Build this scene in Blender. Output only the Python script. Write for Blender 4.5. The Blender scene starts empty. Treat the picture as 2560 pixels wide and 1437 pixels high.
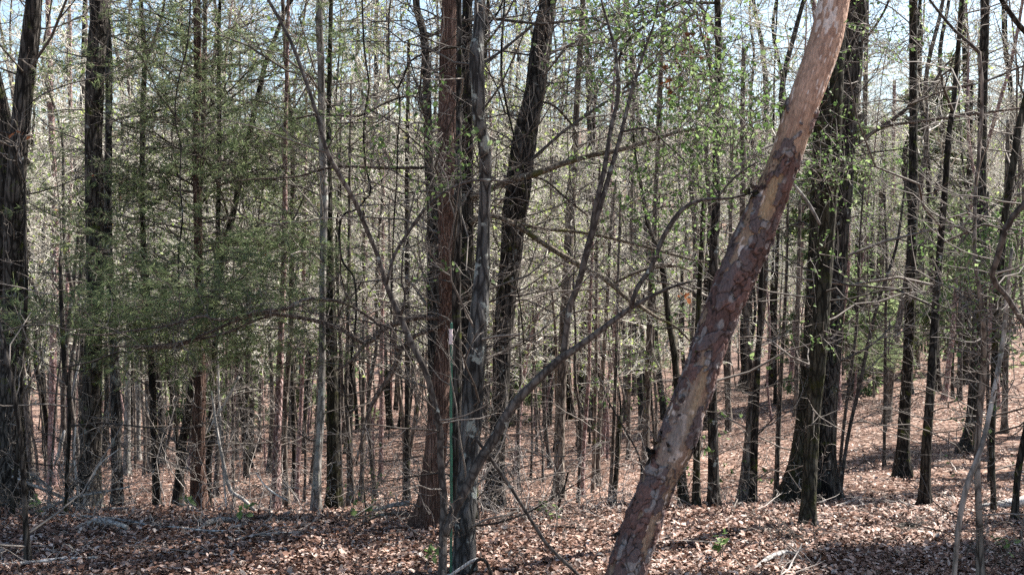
import bpy, math, random
import numpy as np
from mathutils import Vector
R = math.radians
rng = np.random.default_rng(7)
random.seed(7)
scene = bpy.context.scene
col = scene.collection

# ------------------------------------------------------------------ camera, sky, sun, exposure
CAM_Z = 1.5
F = 2745.0                                   # focal length in pixels of the 2560 px wide photograph
cam_d = bpy.data.cameras.new('camera'); cam = bpy.data.objects.new('camera', cam_d); col.objects.link(cam)
cam.location = (0, 0, CAM_Z); cam.rotation_euler = (R(90), 0, 0)
cam_d.sensor_width = 36; cam_d.lens = 36 * F / 2560; cam_d.clip_start = 0.05; cam_d.clip_end = 1500
scene.camera = cam
SUN_AZ, SUN_EL = R(62), R(48)               # azimuth clockwise from +Y (the way the camera looks)
S = Vector((math.sin(SUN_AZ) * math.cos(SUN_EL), math.cos(SUN_AZ) * math.cos(SUN_EL), math.sin(SUN_EL)))
w = bpy.data.worlds.new('World'); scene.world = w; w.use_nodes = True
nt = w.node_tree; nt.nodes.clear()
sky = nt.nodes.new('ShaderNodeTexSky'); sky.sky_type = 'NISHITA'; sky.sun_disc = False
sky.sun_elevation = SUN_EL; sky.sun_rotation = SUN_AZ; sky.dust_density = 1.0; sky.air_density = 1.3
bg = nt.nodes.new('ShaderNodeBackground'); bg.inputs[1].default_value = 0.062
wo = nt.nodes.new('ShaderNodeOutputWorld')
nt.links.new(sky.outputs[0], bg.inputs[0]); nt.links.new(bg.outputs[0], wo.inputs[0])
sl = bpy.data.lights.new('sun', 'SUN'); so = bpy.data.objects.new('sun', sl); col.objects.link(so)
sl.energy = 5.0; sl.angle = R(0.53); sl.color = (1.0, 0.94, 0.86)
so.rotation_euler = (-S).to_track_quat('-Z', 'Y').to_euler(); so.location = (20, 20, 40)
scene.view_settings.view_transform = 'Standard'; scene.view_settings.look = 'None'
scene.view_settings.gamma = 1; scene.view_settings.exposure = 2.05
HAZE = 0
scene.cycles.volume_bounces = 0; scene.cycles.use_denoising = False
scene.cycles.max_bounces = 5; scene.cycles.diffuse_bounces = 3; scene.cycles.transparent_max_bounces = 4
scene.cycles.caustics_reflective = False; scene.cycles.caustics_refractive = False
scene.cycles.sample_clamp_indirect = 4

# ------------------------------------------------------------------ terrain
_Y = np.array([7.2, 10, 15, 20, 30, 45, 60, 80, 110, 150, 200, 300.])
_L = np.array([1290.4, 1286, 1225, 1185, 1120, 1050, 980, 880, 740, 520, 380, 330.])
_C = np.array([1290.4, 1278, 1205, 1140, 1060, 985, 940, 850, 700, 480, 360, 320.])
_Q = np.array([1290.4, 1238, 1105, 1000, 900, 850, 825, 780, 640, 450, 350, 320.])
_h = [CAM_Z - (a - 718.5) * _Y / F for a in (_L, _C, _Q)]
_dy = np.linspace(0, 300, 1501)
def _sm(h):
    v = np.interp(_dy, np.concatenate([[0], _Y]), np.concatenate([[0], h]))
    v[_dy < 7.3] = 0
    k = np.ones(7) / 7
    v2 = np.convolve(np.pad(v, 3, mode='edge'), k, 'valid')
    return v2
_t = [_sm(h) for h in _h]
def vnoise(x, y, seed=0):
    """smooth 2-D value noise in [-1, 1]"""
    xi = np.floor(x).astype(np.int64); yi = np.floor(y).astype(np.int64)
    fx = x - xi; fy = y - yi; fx = fx * fx * (3 - 2 * fx); fy = fy * fy * (3 - 2 * fy)
    def hsh(a, b):
        n = (a * 374761393 + b * 668265263 + seed * 974711) & 0x7fffffff
        n = ((n ^ (n >> 13)) * 1274126177) & 0x7fffffff
        return ((n ^ (n >> 16)) & 0xffff) / 32767.5 - 1
    a = hsh(xi, yi); b = hsh(xi + 1, yi); c = hsh(xi, yi + 1); d = hsh(xi + 1, yi + 1)
    return (a * (1 - fx) + b * fx) * (1 - fy) + (c * (1 - fx) + d * fx) * fy
def _h3(a, b, c, seed):
    n = (a * 374761393 + b * 668265263 + c * 2147483647 + c * 1013904223 + seed * 974711) & 0x7fffffff
    n = ((n ^ (n >> 13)) * 1274126177) & 0x7fffffff
    return ((n ^ (n >> 16)) & 0xffff) / 65535.
def vn3(p, seed=0):
    i = np.floor(p).astype(np.int64); f = p - i; f = f * f * (3 - 2 * f); o = 0
    for a in (0, 1):
        for b in (0, 1):
            for c in (0, 1):
                wt = (f[..., 0] if a else 1 - f[..., 0]) * (f[..., 1] if b else 1 - f[..., 1]) * (f[..., 2] if c else 1 - f[..., 2])
                o = o + wt * _h3(i[..., 0] + a, i[..., 1] + b, i[..., 2] + c, seed)
    return o * 2 - 1
def worley(p, seed=0):
    """distance to cell border and a random number per cell"""
    i = np.floor(p).astype(np.int64); d1 = np.full(p.shape[:-1], 9.); d2 = d1.copy(); cid = np.zeros(p.shape[:-1])
    for a in (-1, 0, 1):
        for b in (-1, 0, 1):
            for c in (-1, 0, 1):
                q = i + np.array([a, b, c]); h = [_h3(q[..., 0], q[..., 1], q[..., 2], seed + k) for k in (0, 7, 13)]
                d = np.sqrt(sum((q[..., k] + h[k] - p[..., k]) ** 2 for k in range(3)))
                nw = d < d1; d2 = np.where(nw, d1, np.minimum(d2, d)); cid = np.where(nw, _h3(q[..., 0], q[..., 1], q[..., 2], seed + 29), cid); d1 = np.where(nw, d, d1)
    return d2 - d1, cid
def ground(x, y):
    x = np.asarray(x, float); y = np.asarray(y, float)
    u = np.clip(x / np.maximum(y, 7.0), -.47, .47) / .466
    l, c, q = [np.interp(y, _dy, t) for t in _t]
    h = np.where(u < 0, c + (l - c) * -u, c + (q - c) * u * u * (3 - 2 * np.minimum(u, 1)))
    far = np.clip((y - 9) / 12, 0, 1)
    return h + .03 * vnoise(x * 1.1, y * 1.1, 3) + .012 * vnoise(x * 4, y * 4, 5) + far * .18 * vnoise(x * .25, y * .25, 9)
def P(px, py, Y):
    return np.array([(px - 1280) / F * Y, Y, CAM_Z - (py - 718.5) / F * Y])
def depth_of(px, py):
    ys = np.arange(4.5, 70, .05)
    g = 718.5 + F * (CAM_Z - ground((px - 1280) / F * ys, ys)) / ys
    k = np.argmax(g <= py)
    return float(ys[k])

# ------------------------------------------------------------------ mesh helpers
def mk_mesh(name, verts, faces, mat=None, smooth=False, colour=None):
    me = bpy.data.meshes.new(name)
    verts = np.asarray(verts, np.float32); faces = np.asarray(faces, np.int32)
    n = faces.shape[1]
    me.vertices.add(len(verts)); me.vertices.foreach_set('co', verts.ravel())
    me.loops.add(faces.size); me.loops.foreach_set('vertex_index', faces.ravel())
    me.polygons.add(len(faces)); me.polygons.foreach_set('loop_start', np.arange(0, faces.size, n, dtype=np.int32))
    me.polygons.foreach_set('loop_total', np.full(len(faces), n, np.int32))
    if smooth: me.polygons.foreach_set('use_smooth', np.ones(len(faces), bool))
    if colour is not None:
        a = me.color_attributes.new('Col', 'FLOAT_COLOR', 'POINT')
        a.data.foreach_set('color', np.concatenate([colour, np.ones((len(colour), 1))], 1).astype(np.float32).ravel())
    me.update(calc_edges=True)
    if mat: me.materials.append(mat)
    return me
def obj(name, me, parent=None, loc=None, **kw):
    o = bpy.data.objects.new(name, me); col.objects.link(o)
    if parent is not None: o.parent = parent
    if loc is not None: o.location = loc
    for k, v in kw.items(): o[k] = v
    return o
def thing(name, label, cat, loc=(0, 0, 0), group=None):
    o = bpy.data.objects.new(name, None); col.objects.link(o); o.location = loc
    o.empty_display_size = .2; o['label'] = label; o['category'] = cat
    if group: o['group'] = group
    return o
class Bag:
    """collects quads, builds one mesh"""
    def __init__(s): s.v = []; s.f = []; s.n = 0
    def add(s, v, f):
        v = np.asarray(v).reshape(-1, 3)
        s.v.append(v); s.f.append(np.asarray(f) + s.n); s.n += len(v)
    def mesh(s, name, mat, off=(0, 0, 0), smooth=False):
        return mk_mesh(name, np.concatenate(s.v) - np.asarray(off), np.concatenate(s.f), mat, smooth)
def norm(a): return a / np.maximum(np.linalg.norm(a, axis=-1, keepdims=True), 1e-9)
def tubes(bag, Pn, Rn, sides=3):
    """Pn (M,K,3) polylines, Rn (M,K) radii"""
    M, K, _ = Pn.shape
    t = np.gradient(Pn, axis=1); t = norm(t)
    ref = np.where(np.abs(t[..., 2:3]) > .8, np.array([1., 0, 0]), np.array([0, 0, 1.]))
    # one reference per polyline keeps the tube from twisting
    mt = norm(t.mean(1, keepdims=True)); ref = np.where(np.abs(mt[..., 2:3]) > .75, np.array([1., .1, 0]), np.array([0, .1, 1.]))
    a = norm(np.cross(t, np.broadcast_to(ref, t.shape))); b = np.cross(t, a)
    th = np.arange(sides) * 2 * np.pi / sides
    v = Pn[:, :, None, :] + Rn[:, :, None, None] * (np.cos(th)[None, None, :, None] * a[:, :, None, :] + np.sin(th)[None, None, :, None] * b[:, :, None, :])
    idx = np.arange(M * K * sides).reshape(M, K, sides)
    i0 = idx[:, :-1, :]; i1 = idx[:, 1:, :]
    f = np.stack([i0, np.roll(i0, -1, 2), np.roll(i1, -1, 2), i1], -1).reshape(-1, 4)
    bag.add(v.reshape(-1, 3), f)
def walk(o, d, L, K, wander, up, g=rng):
    """random-walk polylines from o along d"""
    M = len(o); P_ = np.zeros((M, K, 3)); P_[:, 0] = o; d = norm(d)
    st = (L / (K - 1))[:, None]
    for k in range(1, K):
        P_[:, k] = P_[:, k - 1] + d * st
        d = norm(d + g.normal(0, wander, (M, 3)) + np.array([0, 0, up]))
    return P_
def kids(Pn, Rn, L, n, lf, spread, g=rng, lo=.2):
    """n children on each polyline: origins, directions, lengths, start radii"""
    M, K, _ = Pn.shape
    m = np.repeat(np.arange(M), n); s = g.uniform(lo, .98, M * n) * (K - 1); k = np.minimum(s.astype(int), K - 2); f = (s - k)[:, None]
    o = Pn[m, k] * (1 - f) + Pn[m, k + 1] * f
    t = norm(Pn[m, k + 1] - Pn[m, k])
    r = norm(g.normal(0, 1, (M * n, 3))); r = norm(r - (r * t).sum(1, keepdims=True) * t)
    d = norm(t + r * spread * g.uniform(.5, 1.3, (M * n, 1)))
    ll = L[m] * lf * g.uniform(.4, 1.2, M * n) * (1.15 - .6 * s / (K - 1))
    rr = Rn[m, k] * .6
    return o, d, ll, rr
def branch_system(bag, o, d, L, r, levels, up=.05, wander=.22, rmin=.0015, K=6, sides=3, g=rng):
    """grows branches with sub-branches; returns the tips' polylines"""
    for i, (n, lf, spread) in enumerate(levels + [None] if levels else [None]) if False else enumerate(list(levels) + [(0, 0, 0)]):
        Pn = walk(o, d, L, K, wander, up, g)
        ta = np.linspace(1, .35, K)[None, :]
        Rn = np.maximum(r[:, None] * ta, rmin)
        tubes(bag, Pn, Rn, sides if i else max(sides, 4))
        if n == 0: return Pn
        o, d, L, r = kids(Pn, Rn, L, n, lf, spread, g)
        r = np.maximum(r, rmin); K = max(K - 1, 4)
    return Pn
def crom(pts, n):
    """Catmull-Rom through rows of pts, n samples evenly spaced along it"""
    p = np.asarray(pts, float)
    if len(p) < 3:
        t = np.linspace(0, 1, n)[:, None]; return p[0] * (1 - t) + p[-1] * t
    q = np.vstack([2 * p[0] - p[1], p, 2 * p[-1] - p[-2]])
    out = []
    for i in range(len(p) - 1):
        t = np.linspace(0, 1, 12, endpoint=False)[:, None]
        a, b, c, d = q[i], q[i + 1], q[i + 2], q[i + 3]
        out.append(.5 * ((2 * b) + (c - a) * t + (2 * a - 5 * b + 4 * c - d) * t ** 2 + (3 * b - a - 3 * c + d) * t ** 3))
    out = np.vstack(out + [p[-1:]])
    s = np.concatenate([[0], np.cumsum(np.linalg.norm(np.diff(out[:, :3], axis=0), axis=1))])
    x = np.linspace(0, s[-1], n)
    return np.stack([np.interp(x, s, out[:, k]) for k in range(out.shape[1])], 1)
def trunk_geo(bag, pts, sides=18, ring=.06, rough=.06, base=None, seed=0, freq=1.0):
    """pts (N,4) = x y z r from foot to top; rough ridged surface, flared foot"""
    L = np.linalg.norm(np.diff(pts[:, :3], axis=0), axis=1).sum()
    K = int(np.clip(L / ring, 8, 420))
    c = crom(pts, K); p = c[:, :3]; r = np.maximum(c[:, 3], .002)
    t = norm(np.gradient(p, axis=0)); ref = np.array([0, 1., .02]) if abs(t[K // 2, 2]) > .35 else np.array([0, .1, 1.])
    a = norm(np.cross(t, ref)); b = np.cross(t, a)
    th = np.arange(sides) * 2 * np.pi / sides
    s = np.concatenate([[0], np.cumsum(np.linalg.norm(np.diff(p, axis=0), axis=1))])
    TH, SS = np.meshgrid(th, s); rr = r[:, None]
    cx, cy = np.cos(TH), np.sin(TH)
    def q3(fr, fs): return np.stack([cx * fr + 9 + seed, cy * fr + 17, SS * fs * freq], -1)
    nz = vn3(q3(1.1, 2.2), seed) * .7 + vn3(q3(2.6, 6), seed + 1) * .45
    if sides >= 40:      # furrows between ridges that fork and rejoin
        rw = float(np.median(r)); e_, ci_ = worley(np.stack([cx * rw / .022 + seed, cy * rw / .022, SS / .10], -1), seed)
        nz = nz - .75 * np.clip(1 - e_ / .35, 0, 1) * np.clip(.05 / rw, .3, 1) + .35 * (ci_ - .5)
    lump = vnoise(SS * 1.7 + seed * 5.3, TH * 0 + seed, seed + 2) * .5 + vnoise(SS * 5 + seed * 2.3, TH * 0, seed + 4) * .25
    rad = rr * (1 + rough * (nz + .6 * lump))
    if base is not None:
        hgt = np.maximum(p[:, 2:3] - base, 0)
        fl = np.exp(-hgt / (1.8 * rr + .05))
        rad = rad * (1 + fl * (.5 + .28 * np.cos(TH * 5 + seed) + .1 * np.cos(TH * 3 + seed * 2)))
    v = p[:, None, :] + rad[..., None] * (cx[..., None] * a[:, None, :] + cy[..., None] * b[:, None, :])
    idx = np.arange(K * sides).reshape(K, sides)
    f = np.stack([idx[:-1], np.roll(idx[:-1], -1, 1), np.roll(idx[1:], -1, 1), idx[1:]], -1).reshape(-1, 4)
    bag.add(v, f)
    # close both ends with fans written as quads
    for e, flip in ((0, 1), (K - 1, 0)):
        ring_i = idx[e] + bag.n - K * sides
        h = sides // 2
        q = [[ring_i[k], ring_i[k + 1], ring_i[sides - 2 - k], ring_i[sides - 1 - k]] for k in range(h - 1)]
        bag.f.append(np.array(q)[:, ::-1] if flip else np.array(q))
    return c
def leaves(bag, pos, size, flat=0.0, shape=None, g=rng, droop=0.0):
    """folded leaf: two quads each side of the midrib, random attitude"""
    M = len(pos)
    d = norm(g.normal(0, 1, (M, 3)) * np.array([1, 1, 1 - flat]) + np.array([0, 0, -droop]))
    u = norm(g.normal(0, 1, (M, 3)) * (1 - flat) + np.array([0, 0, 1.]) * (flat * 2.2 + .3))
    sde = norm(np.cross(d, u)); u = np.cross(sde, d)
    s = size[:, None]; wd = s * g.uniform(.18, .42, (M, 1)); fo = s * g.uniform(-.08, .28, (M, 1))
    c = s * g.uniform(-.12, .2, (M, 1))
    A = pos; B = pos + d * s * .5 + u * c * .6; C = pos + d * s + u * c * .1
    Lq = pos + d * s * .38 + sde * wd + u * fo; Lr = pos + d * s * .8 + sde * wd * .55 + u * fo * .8
    Rq = pos + d * s * .38 - sde * wd + u * fo; Rr = pos + d * s * .8 - sde * wd * .55 + u * fo * .8
    v = np.stack([A, B, C, Lq, Lr, Rq, Rr], 1)
    base = (np.arange(M) * 7)[:, None, None]
    f = (base + np.array([[[0, 1, 4, 3], [1, 2, 2, 4], [0, 5, 6, 1], [1, 6, 2, 2]]])[:, [0, 2]]).reshape(-1, 4)
    f2 = (base + np.array([[[0, 3, 4, 1], [0, 1, 6, 5]]])).reshape(-1, 4)
    # tips as quads: B-C with side points
    f3 = (base + np.array([[[1, 4, 2, 6]]])).reshape(-1, 4)
    bag.add(v.reshape(-1, 3), np.vstack([f2, f3]))
def needles(bag, Pn, n, ln, wd, g=rng, spread=.75):
    """cedar scale sprays: narrow blades lying along the twigs"""
    o, d, L, r = kids(Pn, np.full(Pn.shape[:2], .001), np.full(len(Pn), 1.), n, 1, spread, g, lo=.08)
    M = len(o); l = ln * g.uniform(.5, 1.3, (M, 1)); s = norm(np.cross(d, g.normal(0, 1, (M, 3)))) * wd
    d2 = norm(d + g.normal(0, .15, (M, 3)) + np.array([0, 0, -.12]))
    v = np.stack([o - s * .5, o + s * .5, o + d * l * .55 + s * .8, o + d * l * .55 + d2 * l * .5, o + d * l * .55 - s * .8], 1)
    i = (np.arange(M) * 5)[:, None, None]
    f = (i + np.array([[[0, 1, 2, 4], [4, 2, 3, 3]]]))[:, :1].reshape(-1, 4)
    # tip triangle as a thin quad on its own vertices
    v = np.stack([o - s * .4, o + s * .4, o + d * l * .6 + s * .9, o + d * l * .6 + d2 * l * .55, o + d * l * .6 - s * .9, o + d * l * .3 + s], 1)
    i = (np.arange(M) * 6)[:, None, None]
    f = (i + np.array([[[0, 1, 5, 4], [4, 5, 2, 3]]])).reshape(-1, 4)
    bag.add(v.reshape(-1, 3), f)

# ------------------------------------------------------------------ materials
def new_mat(name):
    m = bpy.data.materials.new(name); m.use_nodes = True; t = m.node_tree; t.nodes.clear()
    o = t.nodes.new('ShaderNodeOutputMaterial'); return m, t, o
def nd(t, kind, **kw):
    n = t.nodes.new(kind)
    for k, v in kw.items():
        if k.startswith('i_'): n.inputs[int(k[2:])].default_value = v
        else: setattr(n, k, v)
    return n
def ramp(t, fac, stops, interp='LINEAR'):
    r = t.nodes.new('ShaderNodeValToRGB'); r.color_ramp.interpolation = interp
    e = r.color_ramp.elements
    while len(e) < len(stops): e.new(.5)
    for k, (p, c) in enumerate(stops):
        e[k].position = p; e[k].color = (*c, 1) if len(c) == 3 else c
    t.links.new(fac, r.inputs[0]); return r
def bark(name, dark, mid, light, zs=.12, sc=38, bump=.9, moss=0.0, lichen=0.0, moss_col=(.07, .085, .015), dist=.012, lscale=9.0):
    m, t, out = new_mat(name)
    tc = nd(t, 'ShaderNodeTexCoord'); oi = nd(t, 'ShaderNodeObjectInfo')
    off = nd(t, 'ShaderNodeVectorMath', operation='SCALE'); off.inputs[0].default_value = (7, 5, 11); t.links.new(oi.outputs['Random'], off.inputs['Scale'])
    ad = nd(t, 'ShaderNodeVectorMath', operation='ADD'); t.links.new(tc.outputs['Object'], ad.inputs[0]); t.links.new(off.outputs[0], ad.inputs[1])
    mp = nd(t, 'ShaderNodeMapping'); mp.inputs['Scale'].default_value = (1, 1, zs); t.links.new(ad.outputs[0], mp.inputs[0])
    vo = nd(t, 'ShaderNodeTexVoronoi', feature='DISTANCE_TO_EDGE'); vo.inputs['Scale'].default_value = sc
    n0 = nd(t, 'ShaderNodeTexNoise'); n0.inputs['Scale'].default_value = sc * .6; n0.inputs['Detail'].default_value = 3
    t.links.new(mp.outputs[0], n0.inputs[0])
    wv = nd(t, 'ShaderNodeVectorMath', operation='MULTIPLY_ADD'); wv.inputs[1].default_value = (.035, .035, .035)
    t.links.new(n0.outputs['Color'], wv.inputs[0]); t.links.new(mp.outputs[0], wv.inputs[2]); t.links.new(wv.outputs[0], vo.inputs[0])
    n1 = nd(t, 'ShaderNodeTexNoise'); n1.inputs['Scale'].default_value = sc * 1.6; n1.inputs['Detail'].default_value = 6; n1.inputs['Roughness'].default_value = .7
    t.links.new(mp.outputs[0], n1.inputs[0])
    n2 = nd(t, 'ShaderNodeTexNoise'); n2.inputs['Scale'].default_value = 4; n2.inputs['Detail'].default_value = 3; t.links.new(ad.outputs[0], n2.inputs[0])
    h = nd(t, 'ShaderNodeMath', operation='MULTIPLY_ADD'); h.inputs[1].default_value = 2.2
    t.links.new(vo.outputs['Distance'], h.inputs[0]); t.links.new(n1.outputs[0], h.inputs[2])
    r = ramp(t, h.outputs[0], [(.28, dark), (.62, mid), (1.0, light)])
    # broad tone changes along the trunk and from tree to tree
    hv = nd(t, 'ShaderNodeHueSaturation'); t.links.new(r.outputs[0], hv.inputs['Color'])
    mr = nd(t, 'ShaderNodeMapRange'); mr.inputs[1].default_value = .3; mr.inputs[2].default_value = .7; mr.inputs[3].default_value = .65; mr.inputs[4].default_value = 1.45
    t.links.new(n2.outputs[0], mr.inputs[0]); t.links.new(mr.outputs[0], hv.inputs['Value'])
    c = hv.outputs[0]
    if moss:
        nm = nd(t, 'ShaderNodeTexNoise'); nm.inputs['Scale'].default_value = 7; nm.inputs['Detail'].default_value = 6; nm.inputs['Roughness'].default_value = .75; t.links.new(ad.outputs[0], nm.inputs[0])
        rm = ramp(t, nm.outputs[0], [(.62 - moss * .3, (0, 0, 0)), (.72 - moss * .3, (1, 1, 1))])
        mx = nd(t, 'ShaderNodeMix', data_type='RGBA'); t.links.new(rm.outputs[0], mx.inputs[0]); t.links.new(c, mx.inputs[6]); mx.inputs[7].default_value = (*moss_col, 1); c = mx.outputs[2]
    if lichen:
        nl = nd(t, 'ShaderNodeTexNoise'); nl.inputs['Scale'].default_value = lscale; nl.inputs['Detail'].default_value = 5; nl.inputs['Roughness'].default_value = .65
        o2 = nd(t, 'ShaderNodeVectorMath', operation='ADD'); o2.inputs[1].default_value = (3, 8, 1); t.links.new(ad.outputs[0], o2.inputs[0]); t.links.new(o2.outputs[0], nl.inputs[0])
        rl = ramp(t, nl.outputs[0], [(.66 - lichen * .25, (0, 0, 0)), (.70 - lichen * .25, (1, 1, 1))])
        mx = nd(t, 'ShaderNodeMix', data_type='RGBA'); t.links.new(rl.outputs[0], mx.inputs[0]); t.links.new(c, mx.inputs[6]); mx.inputs[7].default_value = (.27, .29, .27, 1); c = mx.outputs[2]
    bs = nd(t, 'ShaderNodeBsdfPrincipled'); bs.inputs['Roughness'].default_value = .9; bs.inputs['Specular IOR Level'].default_value = .15
    t.links.new(c, bs.inputs['Base Color'])
    if bump:
        b = nd(t, 'ShaderNodeBump'); b.inputs['Strength'].default_value = bump; b.inputs['Distance'].default_value = dist
        t.links.new(h.outputs[0], b.inputs['Height']); t.links.new(b.outputs[0], bs.inputs['Normal'])
    t.links.new(bs.outputs[0], out.inputs[0]); return m
def twig_mat(name, a, b, rough=.8):
    m, t, out = new_mat(name)
    g = nd(t, 'ShaderNodeNewGeometry'); r = ramp(t, g.outputs['Random Per Island'], [(0, a), (1, b)])
    bs = nd(t, 'ShaderNodeBsdfPrincipled'); bs.inputs['Roughness'].default_value = rough; bs.inputs['Specular IOR Level'].default_value = .25
    t.links.new(r.outputs[0], bs.inputs['Base Color']); t.links.new(bs.outputs[0], out.inputs[0]); return m
def leaf_mat(name, stops, trans=.5):
    m, t, out = new_mat(name)
    g = nd(t, 'ShaderNodeNewGeometry'); r = ramp(t, g.outputs['Random Per Island'], stops)
    d = nd(t, 'ShaderNodeBsdfPrincipled'); d.inputs['Roughness'].default_value = .6; d.inputs['Specular IOR Level'].default_value = .25
    tr = nd(t, 'ShaderNodeBsdfTranslucent'); mx = nd(t, 'ShaderNodeMixShader'); mx.inputs[0].default_value = trans
    t.links.new(r.outputs[0], d.inputs[0]); t.links.new(r.outputs[0], tr.inputs[0])
    t.links.new(d.outputs[0], mx.inputs[1]); t.links.new(tr.outputs[0], mx.inputs[2]); t.links.new(mx.outputs[0], out.inputs[0]); return m

M = {}
M['oak'] = bark('oak_bark', (.004, .0035, .003), (.016, .0135, .012), (.072, .064, .057), zs=.16, sc=34, moss=.12, lichen=.12)
M['dark'] = bark('dark_bark', (.003, .0027, .0024), (.0125, .0105, .009), (.046, .040, .034), zs=.18, sc=34, moss=.16, lichen=.05)
M['mossy'] = bark('mossy_bark', (.004, .0036, .003), (.017, .015, .011), (.055, .05, .038), zs=.2, sc=34, moss=.30, moss_col=(.030, .032, .008))
M['grey'] = bark('grey_bark', (.05, .046, .042), (.13, .12, .11), (.25, .235, .22), zs=.3, sc=22, bump=.45, lichen=.30, moss=.06)
M['lichen'] = bark('lichened_grey_bark', (.008, .0075, .0075), (.030, .028, .027), (.10, .097, .094), zs=.14, sc=30, bump=.9, lichen=.3, lscale=9, dist=.015)
M['cedar'] = bark('stringy_red_bark', (.018, .010, .008), (.075, .043, .034), (.20, .130, .105), zs=.035, sc=70, dist=.015, bump=1.0)
M['pine'] = bark('flaky_purplish_bark', (.035, .020, .018), (.15, .088, .080), (.33, .24, .23), zs=.45, sc=34)
M['limb'] = bark('limb_bark', (.014, .010, .009), (.055, .040, .033), (.15, .12, .10), zs=.5, sc=45, moss=.12, lichen=.08, dist=.006)
M['mosslimb'] = bark('mossy_limb_bark', (.02, .016, .011), (.07, .056, .042), (.17, .145, .115), zs=.5, sc=45, moss=.26, moss_col=(.08, .082, .022), dist=.006)
M['smooth'] = bark('smooth_grey_brown_bark', (.018, .015, .0135), (.038, .032, .029), (.085, .075, .068), zs=.5, sc=30, bump=.3, lichen=.14, dist=.004)
M['pale'] = bark('bleached_deadwood', (.10, .09, .085), (.27, .25, .235), (.45, .43, .41), zs=.15, sc=50, bump=.5, dist=.005)
M['log'] = bark('weathered_log_bark', (.05, .045, .042), (.19, .175, .165), (.38, .37, .36), zs=.8, sc=26, bump=.8, lichen=.25)
M['twig'] = twig_mat('twig_bark', (.025, .020, .017), (.20, .175, .155))
M['twigpale'] = twig_mat('pale_twig_bark', (.12, .10, .09), (.42, .38, .35))
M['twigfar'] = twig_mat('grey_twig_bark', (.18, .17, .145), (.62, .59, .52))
M['bgbark'] = bark('stand_bark', (.016, .013, .011), (.062, .050, .043), (.17, .145, .125), zs=.2, sc=30, bump=.6, moss=.05)
M['cedarleaf'] = leaf_mat('cedar_scale_leaf', [(0, (.085, .13, .06)), (.5, (.165, .22, .105)), (1, (.30, .35, .18))], .55)
M['green'] = leaf_mat('fresh_green_leaf', [(0, (.065, .12, .035)), (.6, (.13, .21, .07)), (1, (.26, .34, .15))], .5)
M['bud'] = leaf_mat('yellow_green_bud', [(0, (.15, .23, .06)), (.5, (.28, .38, .11)), (.95, (.42, .47, .18)), (1, (.30, .13, .08))], .5)
M['deadleaf'] = leaf_mat('dead_hanging_leaf', [(0, (.10, .035, .015)), (1, (.36, .14, .06))], .35)
litter_stops = [(0, (.035, .020, .015)), (.25, (.090, .046, .032)), (.5, (.21, .116, .084)), (.78, (.37, .25, .20)), (.95, (.53, .43, .38)), (1, (.20, .19, .18))]
M['litter'] = leaf_mat('fallen_leaf', litter_stops, .12)

# ground: soil and matted leaves
m, t, out = new_mat('forest_floor')
tc = nd(t, 'ShaderNodeTexCoord')
vo = nd(t, 'ShaderNodeTexVoronoi'); vo.inputs['Scale'].default_value = 22; t.links.new(tc.outputs['Object'], vo.inputs[0])
vs = nd(t, 'ShaderNodeSeparateColor'); t.links.new(vo.outputs['Color'], vs.inputs[0])
r = ramp(t, vs.outputs[0], [(0, (.03, .018, .014)), (.3, (.08, .045, .034)), (.6, (.16, .095, .07)), (.85, (.27, .185, .145)), (1, (.38, .31, .27))])
n2 = nd(t, 'ShaderNodeTexNoise'); n2.inputs['Scale'].default_value = .7; n2.inputs['Detail'].default_value = 5; t.links.new(tc.outputs['Object'], n2.inputs[0])
hv = nd(t, 'ShaderNodeHueSaturation'); mr = nd(t, 'ShaderNodeMapRange'); mr.inputs[1].default_value = .3; mr.inputs[2].default_value = .7; mr.inputs[3].default_value = .6; mr.inputs[4].default_value = 1.3
t.links.new(n2.outputs[0], mr.inputs[0]); t.links.new(mr.outputs[0], hv.inputs['Value']); t.links.new(r.outputs[0], hv.inputs['Color'])
bs = nd(t, 'ShaderNodeBsdfPrincipled'); bs.inputs['Roughness'].default_value = .95; bs.inputs['Specular IOR Level'].default_value = .1
b = nd(t, 'ShaderNodeBump'); b.inputs['Distance'].default_value = .05; b.inputs['Strength'].default_value = .9
t.links.new(vs.outputs[1], b.inputs['Height']); t.links.new(b.outputs[0], bs.inputs['Normal']); t.links.new(hv.outputs[0], bs.inputs[0]); t.links.new(bs.outputs[0], out.inputs[0])
M['floor'] = m

# ------------------------------------------------------------------ ground sheet and leaf litter
gx = np.sinh(np.linspace(-1, 1, 301) * 4.2) / math.sinh(4.2) * 420
gy = np.concatenate([np.linspace(-80, 0, 20)[:-1], np.linspace(0, 30, 200)[:-1], np.linspace(30, 300, 140)])
GX, GY = np.meshgrid(gx, gy); GZ = ground(GX, GY)
idx = np.arange(GX.size).reshape(GX.shape)
obj('ground', mk_mesh('ground', np.stack([GX, GY, GZ], -1).reshape(-1, 3),
    np.stack([idx[:-1, :-1], idx[:-1, 1:], idx[1:, 1:], idx[1:, :-1]], -1).reshape(-1, 4), M['floor'], True), kind='structure')
bag = Bag()
N = 440000
Y = np.exp(rng.uniform(math.log(4.3), math.log(42), N) ** 1.0)
Y[:200000] = rng.uniform(4.6, 9.5, 200000)
X = rng.uniform(-.56, .56, N) * Y
pos = np.stack([X, Y, ground(X, Y) + rng.uniform(.0, .035, N)], 1)
size = .017 + .030 * rng.uniform(0, 1, N) ** 1.6 * (1 + np.clip((Y - 9) / 22, 0, 1.5))
patch = vnoise(X * 1.7, Y * 1.2, 21) + .6 * vnoise(X * 4.5, Y * 3.5, 22)
keep = rng.uniform(-1.5, 1.2, N) < patch * 1.0 + .25
leaves(bag, pos[keep], size[keep], flat=.62)
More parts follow.
